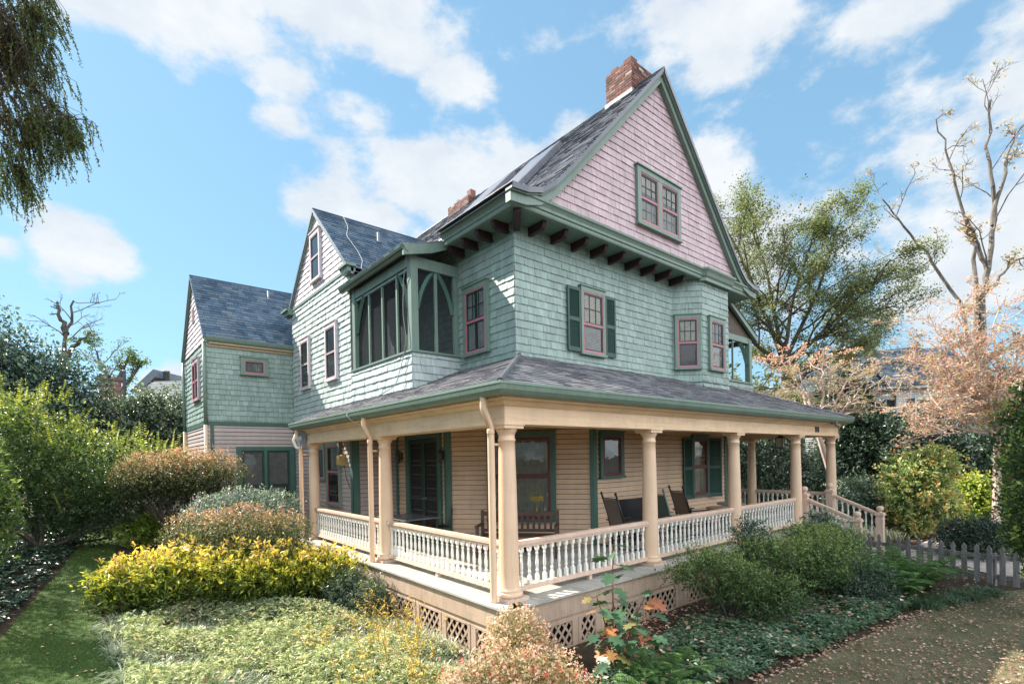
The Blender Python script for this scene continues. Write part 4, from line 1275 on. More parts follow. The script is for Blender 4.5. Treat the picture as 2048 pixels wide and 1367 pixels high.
def foliage(lv, ells, n, L, W, g, tone, shell=.16, lump=.16, freq=3.0, out=.6, up=.3, rnd=.8, clump=1, spread=.0, zmin=None, flat=.5):
    m = max(n // clump, 1)
    P, O, r = cloud(ells, m, g, shell, lump, freq)
    if clump > 1:
        ax = unit(O * .8 + rdir(m, g) * .5 + A(0, 0, .5))
        P = np.repeat(P, clump, 0); O = np.repeat(O, clump, 0); r = np.repeat(r, clump); ax = np.repeat(ax, clump, 0)
        P = P + rdir(len(P), g) * spread * .3 + ax * (g.random(len(P))[:, None] - .3) * spread
        D = unit(ax * .45 + rdir(len(P), g) * .9)
    else:
        D = O * out + rdir(m, g) * rnd + A(0, 0, up)
    N = O * .5 + rdir(len(P), g) * .6 + A(0, 0, flat)
    k = len(P)
    if zmin is not None:
        keep = P[:, 2] > zmin(P[:, 0], P[:, 1]) if callable(zmin) else P[:, 2] > zmin
        P, D, N, O, r = P[keep], D[keep], N[keep], O[keep], r[keep]
    k = len(P)
    t = tone(P, O, r, g) if callable(tone) else np.full(k, tone) + g.normal(size=k) * .12
    s = .5 + .95 * g.random(k) ** 1.3
    lv.add(P, D, N, L * s, W * s * (.8 + .4 * g.random(k)), np.clip(t, 0, 1))

def limb(p, d, L, r0, r1, g, n=7, wig=.12, up=.0):
    p = A(*p); d = nrm(d); pts = [p]; st = L / n
    for i in range(n):
        d = nrm(d + g.normal(size=3) * wig + A(0, 0, up))
        pts.append(pts[-1] + d * st)
    return np.array(pts), np.linspace(r0, r1, n + 1)

def branch_tree(mb, trunk, levels, g, sides=(9, 6, 4, 3, 3)):
    """trunk: list of (pts, rad). levels: dicts(n, len, ang, start, up, wig, rr). Returns the twigs of the last level"""
    cur = trunk
    for p, r in trunk: mb.tube(p, r, sides[0], cap=True)
    for li, lv in enumerate(levels):
        nxt = []
        for p, r in cur:
            Ltot = np.linalg.norm(np.diff(p, axis=0), axis=1).sum()
            k = lv['n'] if isinstance(lv['n'], int) else int(g.integers(*lv['n']))
            for j in range(k):
                t = lv.get('start', .3) + (1 - lv.get('start', .3)) * (j + g.random()) / k
                f = t * (len(p) - 1); i = min(int(f), len(p) - 2); q = p[i] + (p[i + 1] - p[i]) * (f - i)
                ax = nrm(p[i + 1] - p[i]); a = lv.get('ang', 45) * DEG * (.7 + .6 * g.random())
                s = nrm(np.cross(ax, g.normal(size=3)))
                if 'hor' in lv: s = nrm(s * A(1, 1, 1 - lv['hor']))
                d = ax * math.cos(a) + s * math.sin(a)
                if 'hor' in lv: d = nrm(d * A(1, 1, 1 - lv['hor'] * .7))
                L = Ltot * lv['len'] * (.6 + .7 * g.random()) * (1 - .45 * t)
                rr = (r[i] * .62 if 'rr' not in lv else r[i] * lv['rr'])
                rr = max(rr, lv.get('rmin', .004))
                b = limb(q, d, L, rr, max(rr * .3, lv.get('rmin', .004) * .7), g, lv.get('seg', 5), lv.get('wig', .15), lv.get('up', .03))
                mb.tube(b[0], b[1], sides[min(li + 1, len(sides) - 1)], cap=False); nxt.append(b)
        cur = nxt
    return cur

def twig_leaves(lv, twigs, per, L, W, g, tone, spread=.1, flat=.6, droop=0.0, start=.2):
    P = []; 
    for p, r in twigs:
        t = start + (1 - start) * g.random(per); f = t * (len(p) - 1); i = np.minimum(f.astype(int), len(p) - 2)
        P.append(p[i] + (p[i + 1] - p[i]) * (f - i)[:, None])
    P = np.vstack(P); n = len(P)
    P = P + g.normal(size=(n, 3)) * spread
    D = rdir(n, g) * A(1, 1, .6) + A(0, 0, -droop); N = rdir(n, g) * .6 + A(0, 0, flat)
    s = .7 + .6 * g.random(n)
    t = tone(P, None, None, g) if callable(tone) else np.full(n, tone) + g.normal(size=n) * .15
    lv.add(P, D, N, L * s, W * s, np.clip(t, 0, 1))

BARK = m_paint('grey_brown_bark', (.10, .08, .065), .9, .1, .25, grain=(14, 14, 2), gr=.4)
BARKD = m_paint('dark_stem_bark', (.06, .045, .035), .9, .1, .25, grain=(14, 14, 2), gr=.4)
BARKP = m_paint('pale_bark', (.17, .15, .13), .85, .12, .3, grain=(7, 7, 1.5), gr=.45)
TWIG = m_paint('pale_twig_bark', (.56, .43, .36), .85, .2, .25, grain=(14, 14, 2), gr=.3)

def stems(base, tips, g, r=.02, mat=BARKD, parent=None, name='stem', n=7, wig=.10):
    mb = MB()
    for q in tips:
        q = A(*q); p = A(*base) + A(*(g.normal(size=2) * .06), 0)
        t = np.linspace(0, 1, n)[:, None]
        mid = (p + q) / 2 + A(*(g.normal(size=3) * .12)) + A(0, 0, .15)
        pts = (1 - t) ** 2 * p + 2 * t * (1 - t) * mid + t * t * q
        pts[1:-1] += g.normal(size=(n - 2, 3)) * wig * .12
        mb.tube(pts, np.linspace(r, r * .35, n), 6, cap=False)
    return mb.build(name, mat, parent)

def shrub(name, label, cat, ells, n, L, W, mat, tone=.4, seed=1, group=None, base=None, nst=7, rst=.02, stemat=BARKD, fill=.35, **kw):
    g = np.random.default_rng(seed)
    E = np.array(ells)[:, :5]
    if base is None:
        c = E[:, :2].mean(0); base = (c[0], c[1], float(ground_z(*c)) - .02)
    t = thing(name, label, cat, base, group)
    lv = Leaves()
    foliage(lv, ells, n, L, W, g, tone, **kw)
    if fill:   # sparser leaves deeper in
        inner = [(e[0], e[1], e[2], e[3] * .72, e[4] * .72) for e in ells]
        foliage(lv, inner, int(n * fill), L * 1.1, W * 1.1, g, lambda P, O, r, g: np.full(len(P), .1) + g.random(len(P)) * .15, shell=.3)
    lv.build('foliage', mat, t)
    tips = [E[i % len(E), :3] + g.normal(size=3) * E[i % len(E), 3] * .35 for i in range(nst)]
    if nst: stems(base, tips, g, rst, stemat, t)
    return t

# leaf pigments
L_HOLLY = m_leaf('dark_holly_leaf', [(0, (.02, .042, .024)), (.6, (.045, .085, .05)), (1, (.10, .16, .09))], .15, .35, .35, .5)
L_EVER = m_leaf('dark_evergreen_leaf', [(0, (.035, .065, .045)), (.5, (.085, .135, .09)), (1, (.21, .27, .19))], .2, .35, .35, .5)
L_GREY = m_leaf('grey_green_leaf', [(0, (.035, .06, .035)), (.5, (.10, .15, .09)), (1, (.30, .35, .24))], .3, .3, .35, .55)
L_VIB = m_leaf('viburnum_leaf', [(0, (.03, .065, .025)), (.5, (.10, .17, .05)), (.8, (.32, .38, .08)), (1, (.50, .48, .13))], .4, .4, .3, .4)
L_RUST = m_leaf('rust_tipped_leaf', [(0, (.05, .075, .03)), (.35, (.17, .19, .08)), (.6, (.38, .26, .15)), (.8, (.60, .30, .21)), (1, (.68, .40, .31))], .35, .4, .3, .4)
L_LIME = m_leaf('lime_leaf', [(0, (.06, .11, .02)), (.5, (.24, .34, .05)), (1, (.50, .52, .11))], .45, .4, .3, .4)
L_BLUE = m_leaf('blue_green_leaf', [(0, (.07, .11, .085)), (.5, (.21, .28, .225)), (1, (.45, .50, .40))], .25, .4, .3, .45)
L_YEL = m_leaf('yellow_green_leaf', [(0, (.05, .09, .02)), (.3, (.17, .22, .03)), (.6, (.52, .50, .06)), (.85, (.74, .62, .12)), (1, (.70, .40, .20))], .45, .35, .25, .45)
L_LIR = m_leaf('liriope_blade', [(0, (.09, .14, .07)), (.45, (.27, .34, .20)), (.75, (.58, .60, .46)), (1, (.80, .78, .68))], .4, .35, .3, .5)
L_GOLD = m_leaf('golden_perennial_leaf', [(0, (.14, .20, .05)), (.4, (.48, .46, .14)), (.7, (.78, .56, .14)), (1, (.66, .32, .09))], .45, .45, .3, .3)
L_NAND = m_leaf('pink_cream_leaf', [(0, (.16, .16, .07)), (.3, (.48, .38, .20)), (.6, (.70, .48, .37)), (.85, (.80, .64, .54)), (1, (.58, .08, .05))], .35, .4, .3, .4)
L_HYD = m_leaf('oakleaf_leaf', [(0, (.05, .12, .07)), (.5, (.10, .19, .10)), (.68, (.32, .24, .08)), (.82, (.52, .20, .08)), (1, (.42, .09, .09))], .35, .4, .12, .4)
L_AZ = m_leaf('azalea_leaf', [(0, (.045, .085, .03)), (.5, (.13, .21, .065)), (1, (.30, .36, .12))], .35, .38, .35, .45)
L_FERN = m_leaf('fern_frond', [(0, (.04, .09, .03)), (.6, (.10, .20, .06)), (1, (.20, .31, .11))], .4, .45, .3, .3)
L_DLIR = m_leaf('dark_liriope_blade', [(0, (.035, .075, .035)), (.6, (.10, .17, .09)), (1, (.26, .33, .23))], .3, .3, .3, .6)
L_PACH = m_leaf('pachysandra_leaf', [(0, (.05, .10, .055)), (.5, (.14, .225, .13)), (1, (.31, .40, .25))], .3, .35, .35, .45)
L_SUNB = m_leaf('pale_green_leaf', [(0, (.08, .13, .04)), (.5, (.26, .37, .13)), (.85, (.54, .60, .30)), (1, (.58, .30, .10))], .45, .4, .25, .4)
L_BEECH = m_leaf('beech_leaf', [(0, (.07, .10, .055)), (.5, (.18, .215, .115)), (.85, (.34, .34, .18)), (1, (.46, .40, .2))], .55, .45, .35, .35)
L_DOG = m_leaf('coral_dogwood_leaf', [(0, (.34, .34, .17)), (.35, (.60, .46, .32)), (.7, (.78, .42, .37)), (1, (.74, .25, .26))], .4, .45, .3, .3)
L_CON = m_leaf('conifer_needle', [(0, (.07, .042, .02)), (.4, (.10, .08, .03)), (.7, (.08, .125, .04)), (1, (.16, .21, .06))], .35, .5, .3, .3)
L_FALL = m_leaf('fallen_leaf', [(0, (.20, .10, .06)), (.4, (.38, .21, .13)), (.75, (.55, .36, .26)), (1, (.62, .48, .38))], .15, .6, .3, .25)
L_GRASS = m_leaf('lawn_grass', [(0, (.05, .085, .02)), (.6, (.11, .18, .035)), (1, (.26, .28, .08))], .4, .45, .3, .3)

L_BED = m_leaf('pale_bed_leaf', [(0, (.12, .17, .06)), (.35, (.36, .42, .23)), (.6, (.66, .66, .50)), (.85, (.76, .62, .30)), (1, (.62, .36, .20))], .45, .4, .3, .4)
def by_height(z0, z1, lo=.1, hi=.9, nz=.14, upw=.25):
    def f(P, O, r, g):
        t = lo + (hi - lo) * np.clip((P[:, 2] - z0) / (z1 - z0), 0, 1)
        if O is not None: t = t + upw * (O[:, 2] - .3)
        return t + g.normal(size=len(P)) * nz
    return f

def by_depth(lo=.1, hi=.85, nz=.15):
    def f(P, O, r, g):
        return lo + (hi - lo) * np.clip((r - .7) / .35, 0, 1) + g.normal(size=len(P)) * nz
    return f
# ------------------------------------------------------------------ ground
def grid_ground():
    xs = np.unique(np.concatenate([np.arange(-16, 30, .4), np.linspace(-900, -16, 16), np.linspace(30, 900, 16)]))
    ys = np.unique(np.concatenate([np.arange(-16, 34, .4), np.linspace(-900, -16, 14), np.linspace(34, 900, 16)]))
    X, Y = np.meshgrid(xs, ys); Z = ground_z(X, Y)
    V = np.stack([X, Y, Z], -1).reshape(-1, 3); nx = len(xs); ny = len(ys)
    i = np.arange(ny - 1)[:, None] * nx; j = np.arange(nx - 1)[None, :]
    F = np.stack([i + j, i + j + 1, i + nx + j + 1, i + nx + j], -1).reshape(-1, 4)
    mb = MB(); mb.add(V, F); return mb
t = NT('garden_soil')
n1_ = t.noise(2.2, 8, rough=.65); n2_ = t.noise(26, 6, rough=.7)
c = t.mix(t.rng(n1_, 0, 1, .35, .65), (.045, .032, .022), (.085, .062, .042))
c = t.mix(t.rng(n2_, 0, .5, .5, .8), c, (.16, .11, .075))
t.principled(c, .95, bump=n2_, bstr=.8, bdist=.03, spec=.2)
grid_ground().build('ground', t.m, None, smooth=True, kind='structure')

def sheet(name, outline, mat, dz, step=.3, skirt=0):
    """a ground sheet inside an outline, draped over the ground"""
    P = np.array(outline, float)
    x0, y0 = P.min(0); x1, y1 = P.max(0)
    ys = np.arange(y0, y1 + step, step)
    mb = MB()
    for a, b in zip(ys[:-1], ys[1:]):
        s0 = spans([tuple(p) for p in P], a + 1e-4); s1 = spans([tuple(p) for p in P], min(b, y1) - 1e-4)
        if len(s0) != len(s1): continue
        b = min(b, y1)
        for (l0, r0), (l1, r1) in zip(s0, s1):
            k = max(int(max(r0 - l0, r1 - l1) / step), 1)
            u = np.linspace(0, 1, k + 1)
            X = np.concatenate([l0 + (r0 - l0) * u, l1 + (r1 - l1) * u]); Y = np.concatenate([np.full(k + 1, a), np.full(k + 1, b)])
            V = np.stack([X, Y, ground_z(X, Y) + dz], 1)
            mb.add(V, [[i, i + 1, k + 2 + i, k + 1 + i] for i in range(k)])
    return mb.build(name, mat, None, smooth=True, kind='structure')
t = NT('lawn_turf')
a_ = t.noise(1.1, 6); b_ = t.noise(40, 5, rough=.7)
c = t.mix(t.rng(a_, 0, 1, .35, .65), (.10, .095, .05), (.19, .155, .095))
c = t.mix(t.rng(b_, 0, .7, .45, .75), c, (.25, .19, .135))
t.principled(c, .9, bump=b_, bstr=.8, bdist=.02, spec=.2)
LAWN = [(9.3, -4.15), (7.1, -3.47), (5.9, -3.3), (4.63, -3.14), (3.04, -2.98), (1.65, -2.72), (.6, -2.75), (-.4, -3.1), (-1.5, -3.8), (-2, -14), (14, -14), (14, -6)]
sheet('lawn', LAWN, t.m, .012)
PATH = [(-6.2, 2.6), (-5.75, 5.4), (-5.45, 7.5), (-5.05, 10.5), (-4.75, 13.5), (-4.7, 17.5), (-3.2, 17.5), (-3.7, 14.2), (-4.05, 11.8), (-4.35, 8.8), (-4.5, 6.9), (-4.45, 4.7), (-4.3, 3.0), (-4.4, 1.8)]
t2 = NT('path_turf')
b_ = t2.noise(40, 5, rough=.7)
c = t2.mix(t2.rng(t2.noise(1.5, 5), 0, 1, .35, .65), (.045, .085, .02), (.075, .12, .03))
t2.principled(c, .9, bump=b_, bstr=.8, bdist=.02, spec=.2)
sheet('grass_path', PATH, t2.m, .012)
WALKM = m_flat('pale_concrete', (.50, .42, .37), .85, nz=.25, ns=5)
sheet('sidewalk', [(11.3, -8), (10.9, -5), (11.4, -2.8), (12.4, -1.6), (10.5, -1.45), (10.5, -1.3), (12.6, -1.3), (13.8, -1.6), (40, 1.0), (40, -2.0), (16, -3.2), (14.2, -8)], WALKM, .014)

def scatter_in(outline, n, g):
    P = np.array(outline, float); lo, hi = P.min(0), P.max(0)
    out = []
    poly = [tuple(p) for p in P]
    while sum(len(o) for o in out) < n:
        Q = lo + (hi - lo) * g.random((n * 2, 2))
        ins = np.zeros(len(Q), bool)
        for i in range(len(poly)):
            (x0, y0), (x1, y1) = poly[i], poly[(i + 1) % len(poly)]
            c = ((y0 <= Q[:, 1]) != (y1 <= Q[:, 1])) & (Q[:, 0] < x0 + (Q[:, 1] - y0) / (y1 - y0 + 1e-12) * (x1 - x0))
            ins ^= c
        out.append(Q[ins])
    return np.vstack(out)[:n]
def lift(Q, dz=0.0):
    return np.stack([Q[:, 0], Q[:, 1], ground_z(Q[:, 0], Q[:, 1]) + dz], 1)

g = np.random.default_rng(3)
# lawn blades
lv = Leaves()
for outl, n, ln in ((LAWN[:9] + [(-1, -4.6), (3, -6.5), (9.3, -6)], 16000, .045), (PATH, 30000, .05)):
    P = lift(scatter_in(outl, n, g), .008); k = len(P)
    D = rdir(k, g) * A(1, 1, .2) * .7 + A(0, 0, 1)
    lv.ribbon(P, D, ln * (.6 + .8 * g.random(k)), .006, np.clip(.45 + g.normal(size=k) * .22, 0, 1), sag=.35, seg=2)
lv.build('lawn_grass', L_GRASS, None, kind='stuff', label='short grass blades of the lawn and the grass path', category='grass')
# fallen leaves
lv = Leaves()
BED_LL = [(-4.2, 1.6), (-4.2, 4.7), (-3.2, 5.0), (-.7, 4.0), (-.6, .2), (-2.4, -1.5)]
BED_R = [(.2, -.5), (10, -.5), (10.2, -2.0), (9.4, -4.2), (7.1, -3.47), (4.63, -3.14), (1.65, -2.67), (.2, -2.8)]
for outl, n, dz, sz in ((LAWN[:9] + [(-1, -4.6), (3, -6.5), (9.3, -6)], 5200, .03, .045), (BED_R, 600, .22, .075), (BED_LL, 260, .27, .065), (PATH, 170, .03, .05), ([(1, -.4), (10, -.4), (10, -1.1), (1, -1.1)], 500, .02, .06), ([(11, -3.2), (30, .6), (30, 3), (12, -1.2)], 500, .03, .08),
                        ([(9.4, -4.1), (7.1, -3.4), (4.6, -3.05), (1.65, -2.6), (1.65, -2.8), (4.6, -3.25), (7.1, -3.6), (9.4, -4.3)], 420, .02, .06)):
    Q = scatter_in(outl, n, g); P = lift(Q, dz) ; P[:, 2] += g.random(n) * .02; D = rdir(n, g) * A(1, 1, .15)
    N = rdir(n, g) * .45 + A(0, 0, 1); s = sz * (.5 + .8 * g.random(n))
    lv.add(P, D, N, s, s * .75, np.clip(g.random(n) ** .8, 0, 1), fold=.25)
lv.build('fallen_leaves', L_FALL, None, kind='stuff', label='dry pink and tan fallen leaves on the lawn and the ground cover', category='leaves')

# pachysandra ground cover
lv = Leaves()
def rosettes(lv, Q, g, h=(.08, .2), k=7, L=.065, W=.034, tone=.45, tn=.2):
    n = len(Q); hh = h[0] + (h[1] - h[0]) * g.random(n)
    lump = .06 * np.sin(Q[:, 0] * 4.1) * np.cos(Q[:, 1] * 3.7)
    P = lift(Q, 0); P[:, 2] += hh + lump
    P = np.repeat(P, k, 0); a = np.tile(np.arange(k) * 2 * PI / k, n) + np.repeat(g.random(n) * 6, k)
    el = g.normal(size=n * k) * .25 + .1
    D = np.stack([np.cos(a), np.sin(a), np.sin(el)], 1)
    N = A(0, 0, 1) + g.normal(size=(n * k, 3)) * .3
    s = .7 + .6 * g.random(n * k)
    P[:, 2] -= .05 * g.random(n * k)
    lv.add(P, D, N, L * s, W * s, np.clip(tone + np.repeat(g.normal(size=n), k) * tn + g.normal(size=n * k) * .08, 0, 1), fold=.12, droop=.15)
PACH = [(.35, -1.3), (2.0, -1.2), (3.2, -1.0), (5, -1.3), (6.5, -1.8), (7.6, -2.4), (7.2, -3.3), (5.9, -3.2), (4.63, -3.02), (3.04, -2.86), (1.65, -2.58), (.5, -2.62), (-.3, -2.9), (-.2, -1.7)]
rosettes(lv, scatter_in(PACH, 6800, g), g)
lv.build('pachysandra', L_PACH, None, kind='stuff', label='low dark green pachysandra ground cover along the lawn edge', category='ground cover')
lv = Leaves()
rosettes(lv, scatter_in([(-5.5, 7.6), (-5.1, 10.6), (-4.8, 13.4), (-4.8, 16), (-8.5, 16), (-8.5, 4), (-5.85, 5.5)], 4200, g), g, k=5, L=.09, W=.06, tone=.5)
rosettes(lv, scatter_in([(-6.5, 2.2), (-5.9, 5.4), (-9, 5.4), (-9, 2)], 900, g), g, k=5, L=.09, W=.06, tone=.5)
lv.build('ivy', L_HOLLY, None, kind='stuff', label='dark ivy ground cover beside the grass path', category='ground cover')

# pale liriope bed in the left foreground
BED_L = [(-4.45, 1.6), (-4.35, 3.1), (-4.5, 4.7), (-4.35, 5.7), (-3.2, 5.4), (-2.0, 4.9), (-.6, 4.3), (-.45, .2), (-1.1, -1.0), (-2.2, -1.8), (-3.4, -2.2), (-4.4, -.5)]
lv = Leaves()
Q = scatter_in(BED_L, 3300, g); n = len(Q); k = 14
P = np.repeat(lift(Q, .0), k, 0); a = g.random(n * k) * 2 * PI; r0 = g.random(n * k)
D = np.stack([np.cos(a), np.sin(a), .8 + 1.3 * g.random(n * k)], 1)
lump = np.repeat(.8 + .35 * np.sin(Q[:, 0] * 3.1 + 1.3 * np.sin(Q[:, 1] * 2.3)) * np.cos(Q[:, 1] * 2.7 + Q[:, 0]) + .15 * g.random(n), k)
lv.ribbon(P + D * A(1, 1, 0) * .02, D, .40 * lump * (.5 + .8 * g.random(n * k)), .010 + .006 * g.random(n * k), np.clip(.52 + .16 * np.repeat(np.sin(Q[:, 0] * 2.3 + 1) * np.sin(Q[:, 1] * 2.9) + .6 * np.sin(Q[:, 0] * 6.1 + Q[:, 1] * 5.3), k) + np.repeat(g.normal(size=n) * .2, k) + g.normal(size=n * k) * .17, 0, 1), sag=.55, seg=3)
lv.build('liriope', L_LIR, None, kind='stuff', label='pale variegated liriope covering the sunny front bed', category='ground cover')
lv = Leaves()
Q = scatter_in([(-4.3, 1.6), (-4.25, 4.6), (-3.2, 5.2), (-2.0, 4.7), (-.6, 4.2), (-.5, .2), (-1.1, -.8), (-2.2, -1.5), (-3.4, -2.0), (-4.3, -.5)], 9500, g)
mnd = np.sin(Q[:, 0] * 2.7 + 1.1 * np.sin(Q[:, 1] * 1.9)) * np.cos(Q[:, 1] * 2.2 + Q[:, 0] * .8)
Q = Q[(mnd + .5 * g.random(len(Q))) > -.25]; mnd = np.sin(Q[:, 0] * 2.7 + 1.1 * np.sin(Q[:, 1] * 1.9)) * np.cos(Q[:, 1] * 2.2 + Q[:, 0] * .8)
n = len(Q); k = 6; gold = np.clip((Q[:, 0] + 2.2) * .5 + .1 * g.normal(size=n), 0, 1)
P = lift(Q, 0); P[:, 2] += (.10 + .24 * g.random(n) ** .7) * (.85 + .45 * mnd) * np.clip((-.35 - Q[:, 0]) / 1.3, .3, 1)
P = np.repeat(P, k, 0); a = g.random(n * k) * 2 * PI
lv.add(P + g.normal(size=(n * k, 3)) * .012, np.stack([np.cos(a), np.sin(a), .5 * g.normal(size=n * k) + .35], 1), A(0, 0, 1) + g.normal(size=(n * k, 3)) * .5, .062 * (.5 + .9 * g.random(n * k)), .022 * (.6 + .8 * g.random(n * k)),
       np.clip(.36 + .30 * np.repeat(gold, k) + np.repeat(g.normal(size=n) * .14, k) + g.normal(size=n * k) * .12, 0, 1), fold=.15, droop=.2)
lv.build('bed_foliage', L_BED, None, kind='stuff', label='pale yellow green leafy planting filling the front bed', category='planting')
# golden perennials among it
gp = []
for i, (x, y, h, w) in enumerate([(-1.1, 2.2, .7, .35), (-1.5, 1.4, .75, .4), (-1.0, .9, .8, .4), (-1.9, .6, .7, .4), (-1.45, .1, .8, .42), (-.8, 1.7, .75, .35), (-2.2, 1.5, .6, .35), (-2.4, -.2, .65, .4), (-.75, 3.1, .7, .3), (-1.9, -.7, .6, .4)]):
    gi = np.random.default_rng(100 + i); z = float(ground_z(x, y))
    th = thing('golden_perennial', 'golden stemmed perennial with small yellow leaves in the pale front bed', 'perennial', (x, y, z), 'golden perennials in the front bed')
    lv = Leaves(); mb = MB()
    for s in range(8):
        p, r = limb((x + gi.normal() * w * .35, y + gi.normal() * w * .35, z), (gi.normal() * .22, gi.normal() * .22, 1), h * (.6 + .5 * gi.random()), .006, .003, gi, 6, .06)
        mb.tube(p, r, 4, cap=False)
        twig_leaves(lv, [(p, r)], 22, .06, .016, gi, lambda P, O, r, g: .25 + .6 * (P[:, 2] - z) / h + g.normal(size=len(P)) * .18, .012, .4, .2, .25)
    mb.build('stem', m_flat('golden_stem', (.30, .20, .06), .7), th)
    lv.build('foliage', L_GOLD, th)
# ------------------------------------------------------------------ shrubs on the left
VIB = [(-5.71, 13.75, 2.49, 1.25, 1.67), (-4.66, 12.86, 1.63, 1.53, 1.53), (-3.5, 11.95, 1.46, 1.2, 1.3), (-5.53, 13.58, 0.95, 1.53, 1.18), (-2.9, 11.4, 1.5, 0.7, 0.9), (-4.4, 12.6, 0.6, 1.2, 0.84), (-6.23, 14.19, 3.19, 0.7, 0.97), (-7.4, 12.2, 2.6, 1.4, 2.8), (-8.3, 10.2, 2.6, 1.4, 2.9), (-8.7, 7.8, 2.4, 1.4, 2.8), (-8.6, 5.8, 2.0, 1.2, 2.3)]  # last lobes are out of view, added to cast shade on the grass path
vb = shrub('viburnum_bush', 'huge spreading green bush with lime tips and added unseen shading lobes left of the grass path', 'bush', VIB, 56000, .085, .045, L_VIB, by_height(.6, 3.2, .12, .62, .15, .3), 21,
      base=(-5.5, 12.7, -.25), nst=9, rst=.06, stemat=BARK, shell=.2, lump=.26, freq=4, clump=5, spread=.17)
gi = np.random.default_rng(5); lv = Leaves()
for i in range(130):     # upright lime shoots with paired leaves
    e = VIB[i % 7]; d = rdir(1, gi)[0]; d[2] = abs(d[2]) * .8 + .2; d = nrm(d)
    p0 = A(*e[:3]) + d * A(e[3], e[3], e[4]) * .92
    L = .35 + .4 * gi.random(); p, r = limb(p0, (d[0] * .4, d[1] * .4, 1), L, .006, .003, gi, 6, .08)
    k = 20
    t_ = np.linspace(.1, 1, k); P = np.stack([np.interp(t_ * 6, np.arange(7), p[:, j]) for j in range(3)], 1)
    a = np.arange(k) * PI + gi.random() * 3; D = np.stack([np.cos(a), np.sin(a), np.full(k, .25)], 1)
    lv.add(P, D, A(0, 0, 1) + gi.normal(size=(k, 3)) * .2, .14 - .06 * t_, .055, np.clip(.82 + gi.normal(size=k) * .12, 0, 1))
lv.build('lime_shoots', L_VIB, vb, label='upright lime green new shoots')
shrub('laurel_bush', 'glossy green laurel cut by the left edge of the photo', 'bush', [(-5.95, 6.5, 1.3, .42, 1.0), (-5.98, 6.55, 2.3, .25, .33)], 2600, .10, .045, L_VIB, .5, 22, nst=4, shell=.2, lump=.2, clump=4, spread=.12)
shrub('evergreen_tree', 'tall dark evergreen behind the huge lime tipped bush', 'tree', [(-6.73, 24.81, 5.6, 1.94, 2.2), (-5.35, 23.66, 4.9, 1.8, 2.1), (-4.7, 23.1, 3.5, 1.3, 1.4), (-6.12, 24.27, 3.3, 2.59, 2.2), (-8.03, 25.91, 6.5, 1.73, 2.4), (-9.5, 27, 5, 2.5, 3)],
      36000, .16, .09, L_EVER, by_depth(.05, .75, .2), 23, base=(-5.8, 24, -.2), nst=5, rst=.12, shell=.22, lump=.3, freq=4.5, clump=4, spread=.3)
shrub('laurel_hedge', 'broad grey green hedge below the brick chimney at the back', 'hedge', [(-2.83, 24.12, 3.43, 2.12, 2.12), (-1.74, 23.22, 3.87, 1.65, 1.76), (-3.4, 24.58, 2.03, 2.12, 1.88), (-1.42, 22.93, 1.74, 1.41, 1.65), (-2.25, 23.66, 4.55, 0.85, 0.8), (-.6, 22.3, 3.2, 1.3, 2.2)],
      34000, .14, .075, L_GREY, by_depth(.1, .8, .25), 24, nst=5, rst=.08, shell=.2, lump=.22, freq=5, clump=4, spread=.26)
HED = [(-3.46, 10.68, 1.75, 0.68, 0.63), (-2.75, 10.1, 1.87, 0.76, 0.6), (-2.05, 9.51, 1.78, 0.72, 0.63), (-3.06, 10.35, 1.61, 0.78, 0.59), (-2.41, 9.81, 1.6, 0.78, 0.59), (-3.76, 10.94, 1.56, 0.46, 0.52)]
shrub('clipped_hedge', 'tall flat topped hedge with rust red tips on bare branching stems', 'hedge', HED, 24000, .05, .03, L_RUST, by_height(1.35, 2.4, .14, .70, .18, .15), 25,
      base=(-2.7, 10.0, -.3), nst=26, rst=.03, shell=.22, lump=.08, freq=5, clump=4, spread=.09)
shrub('boxwood', 'small round yellow green shrub beside the grass path', 'shrub', [(-3.41, 11.8, 0.17, 0.67, 0.5), (-3.2, 11.6, .25, .5, .42)], 9000, .05, .03, L_LIME, by_depth(.15, .75, .2), 26, nst=5, shell=.2, lump=.12, clump=3, spread=.07)
shrub('blue_shrub', 'rounded blue green shrub below the dark framed wing window', 'shrub', [(-1.78, 7.58, 0.85, 0.88, 0.60), (-1.24, 7.13, 0.75, 0.65, 0.62), (-2.33, 8.04, 0.75, 0.65, 0.55), (-1.6, 7.4, .1, .9, .6)], 20000, .05, .026, L_BLUE, by_depth(.2, .75, .18), 27, nst=6, shell=.14, lump=.1, clump=3, spread=.07)
shrub('rust_shrub', 'low clipped mound with rust pink tips in front of the blue green shrub', 'shrub', [(-2.89, 6.29, 0.55, 0.71, 0.55), (-2.27, 5.77, 0.60, 0.86, 0.58), (-1.65, 5.26, 0.5, 0.66, 0.56), (-2.6, 6.0, .1, .9, .55), (-1.9, 5.4, 0, .8, .5)], 26000, .045, .026, L_RUST, by_height(.45, 1.12, .16, .64, .17, .1), 28, nst=8, shell=.14, lump=.1, clump=3, spread=.06)
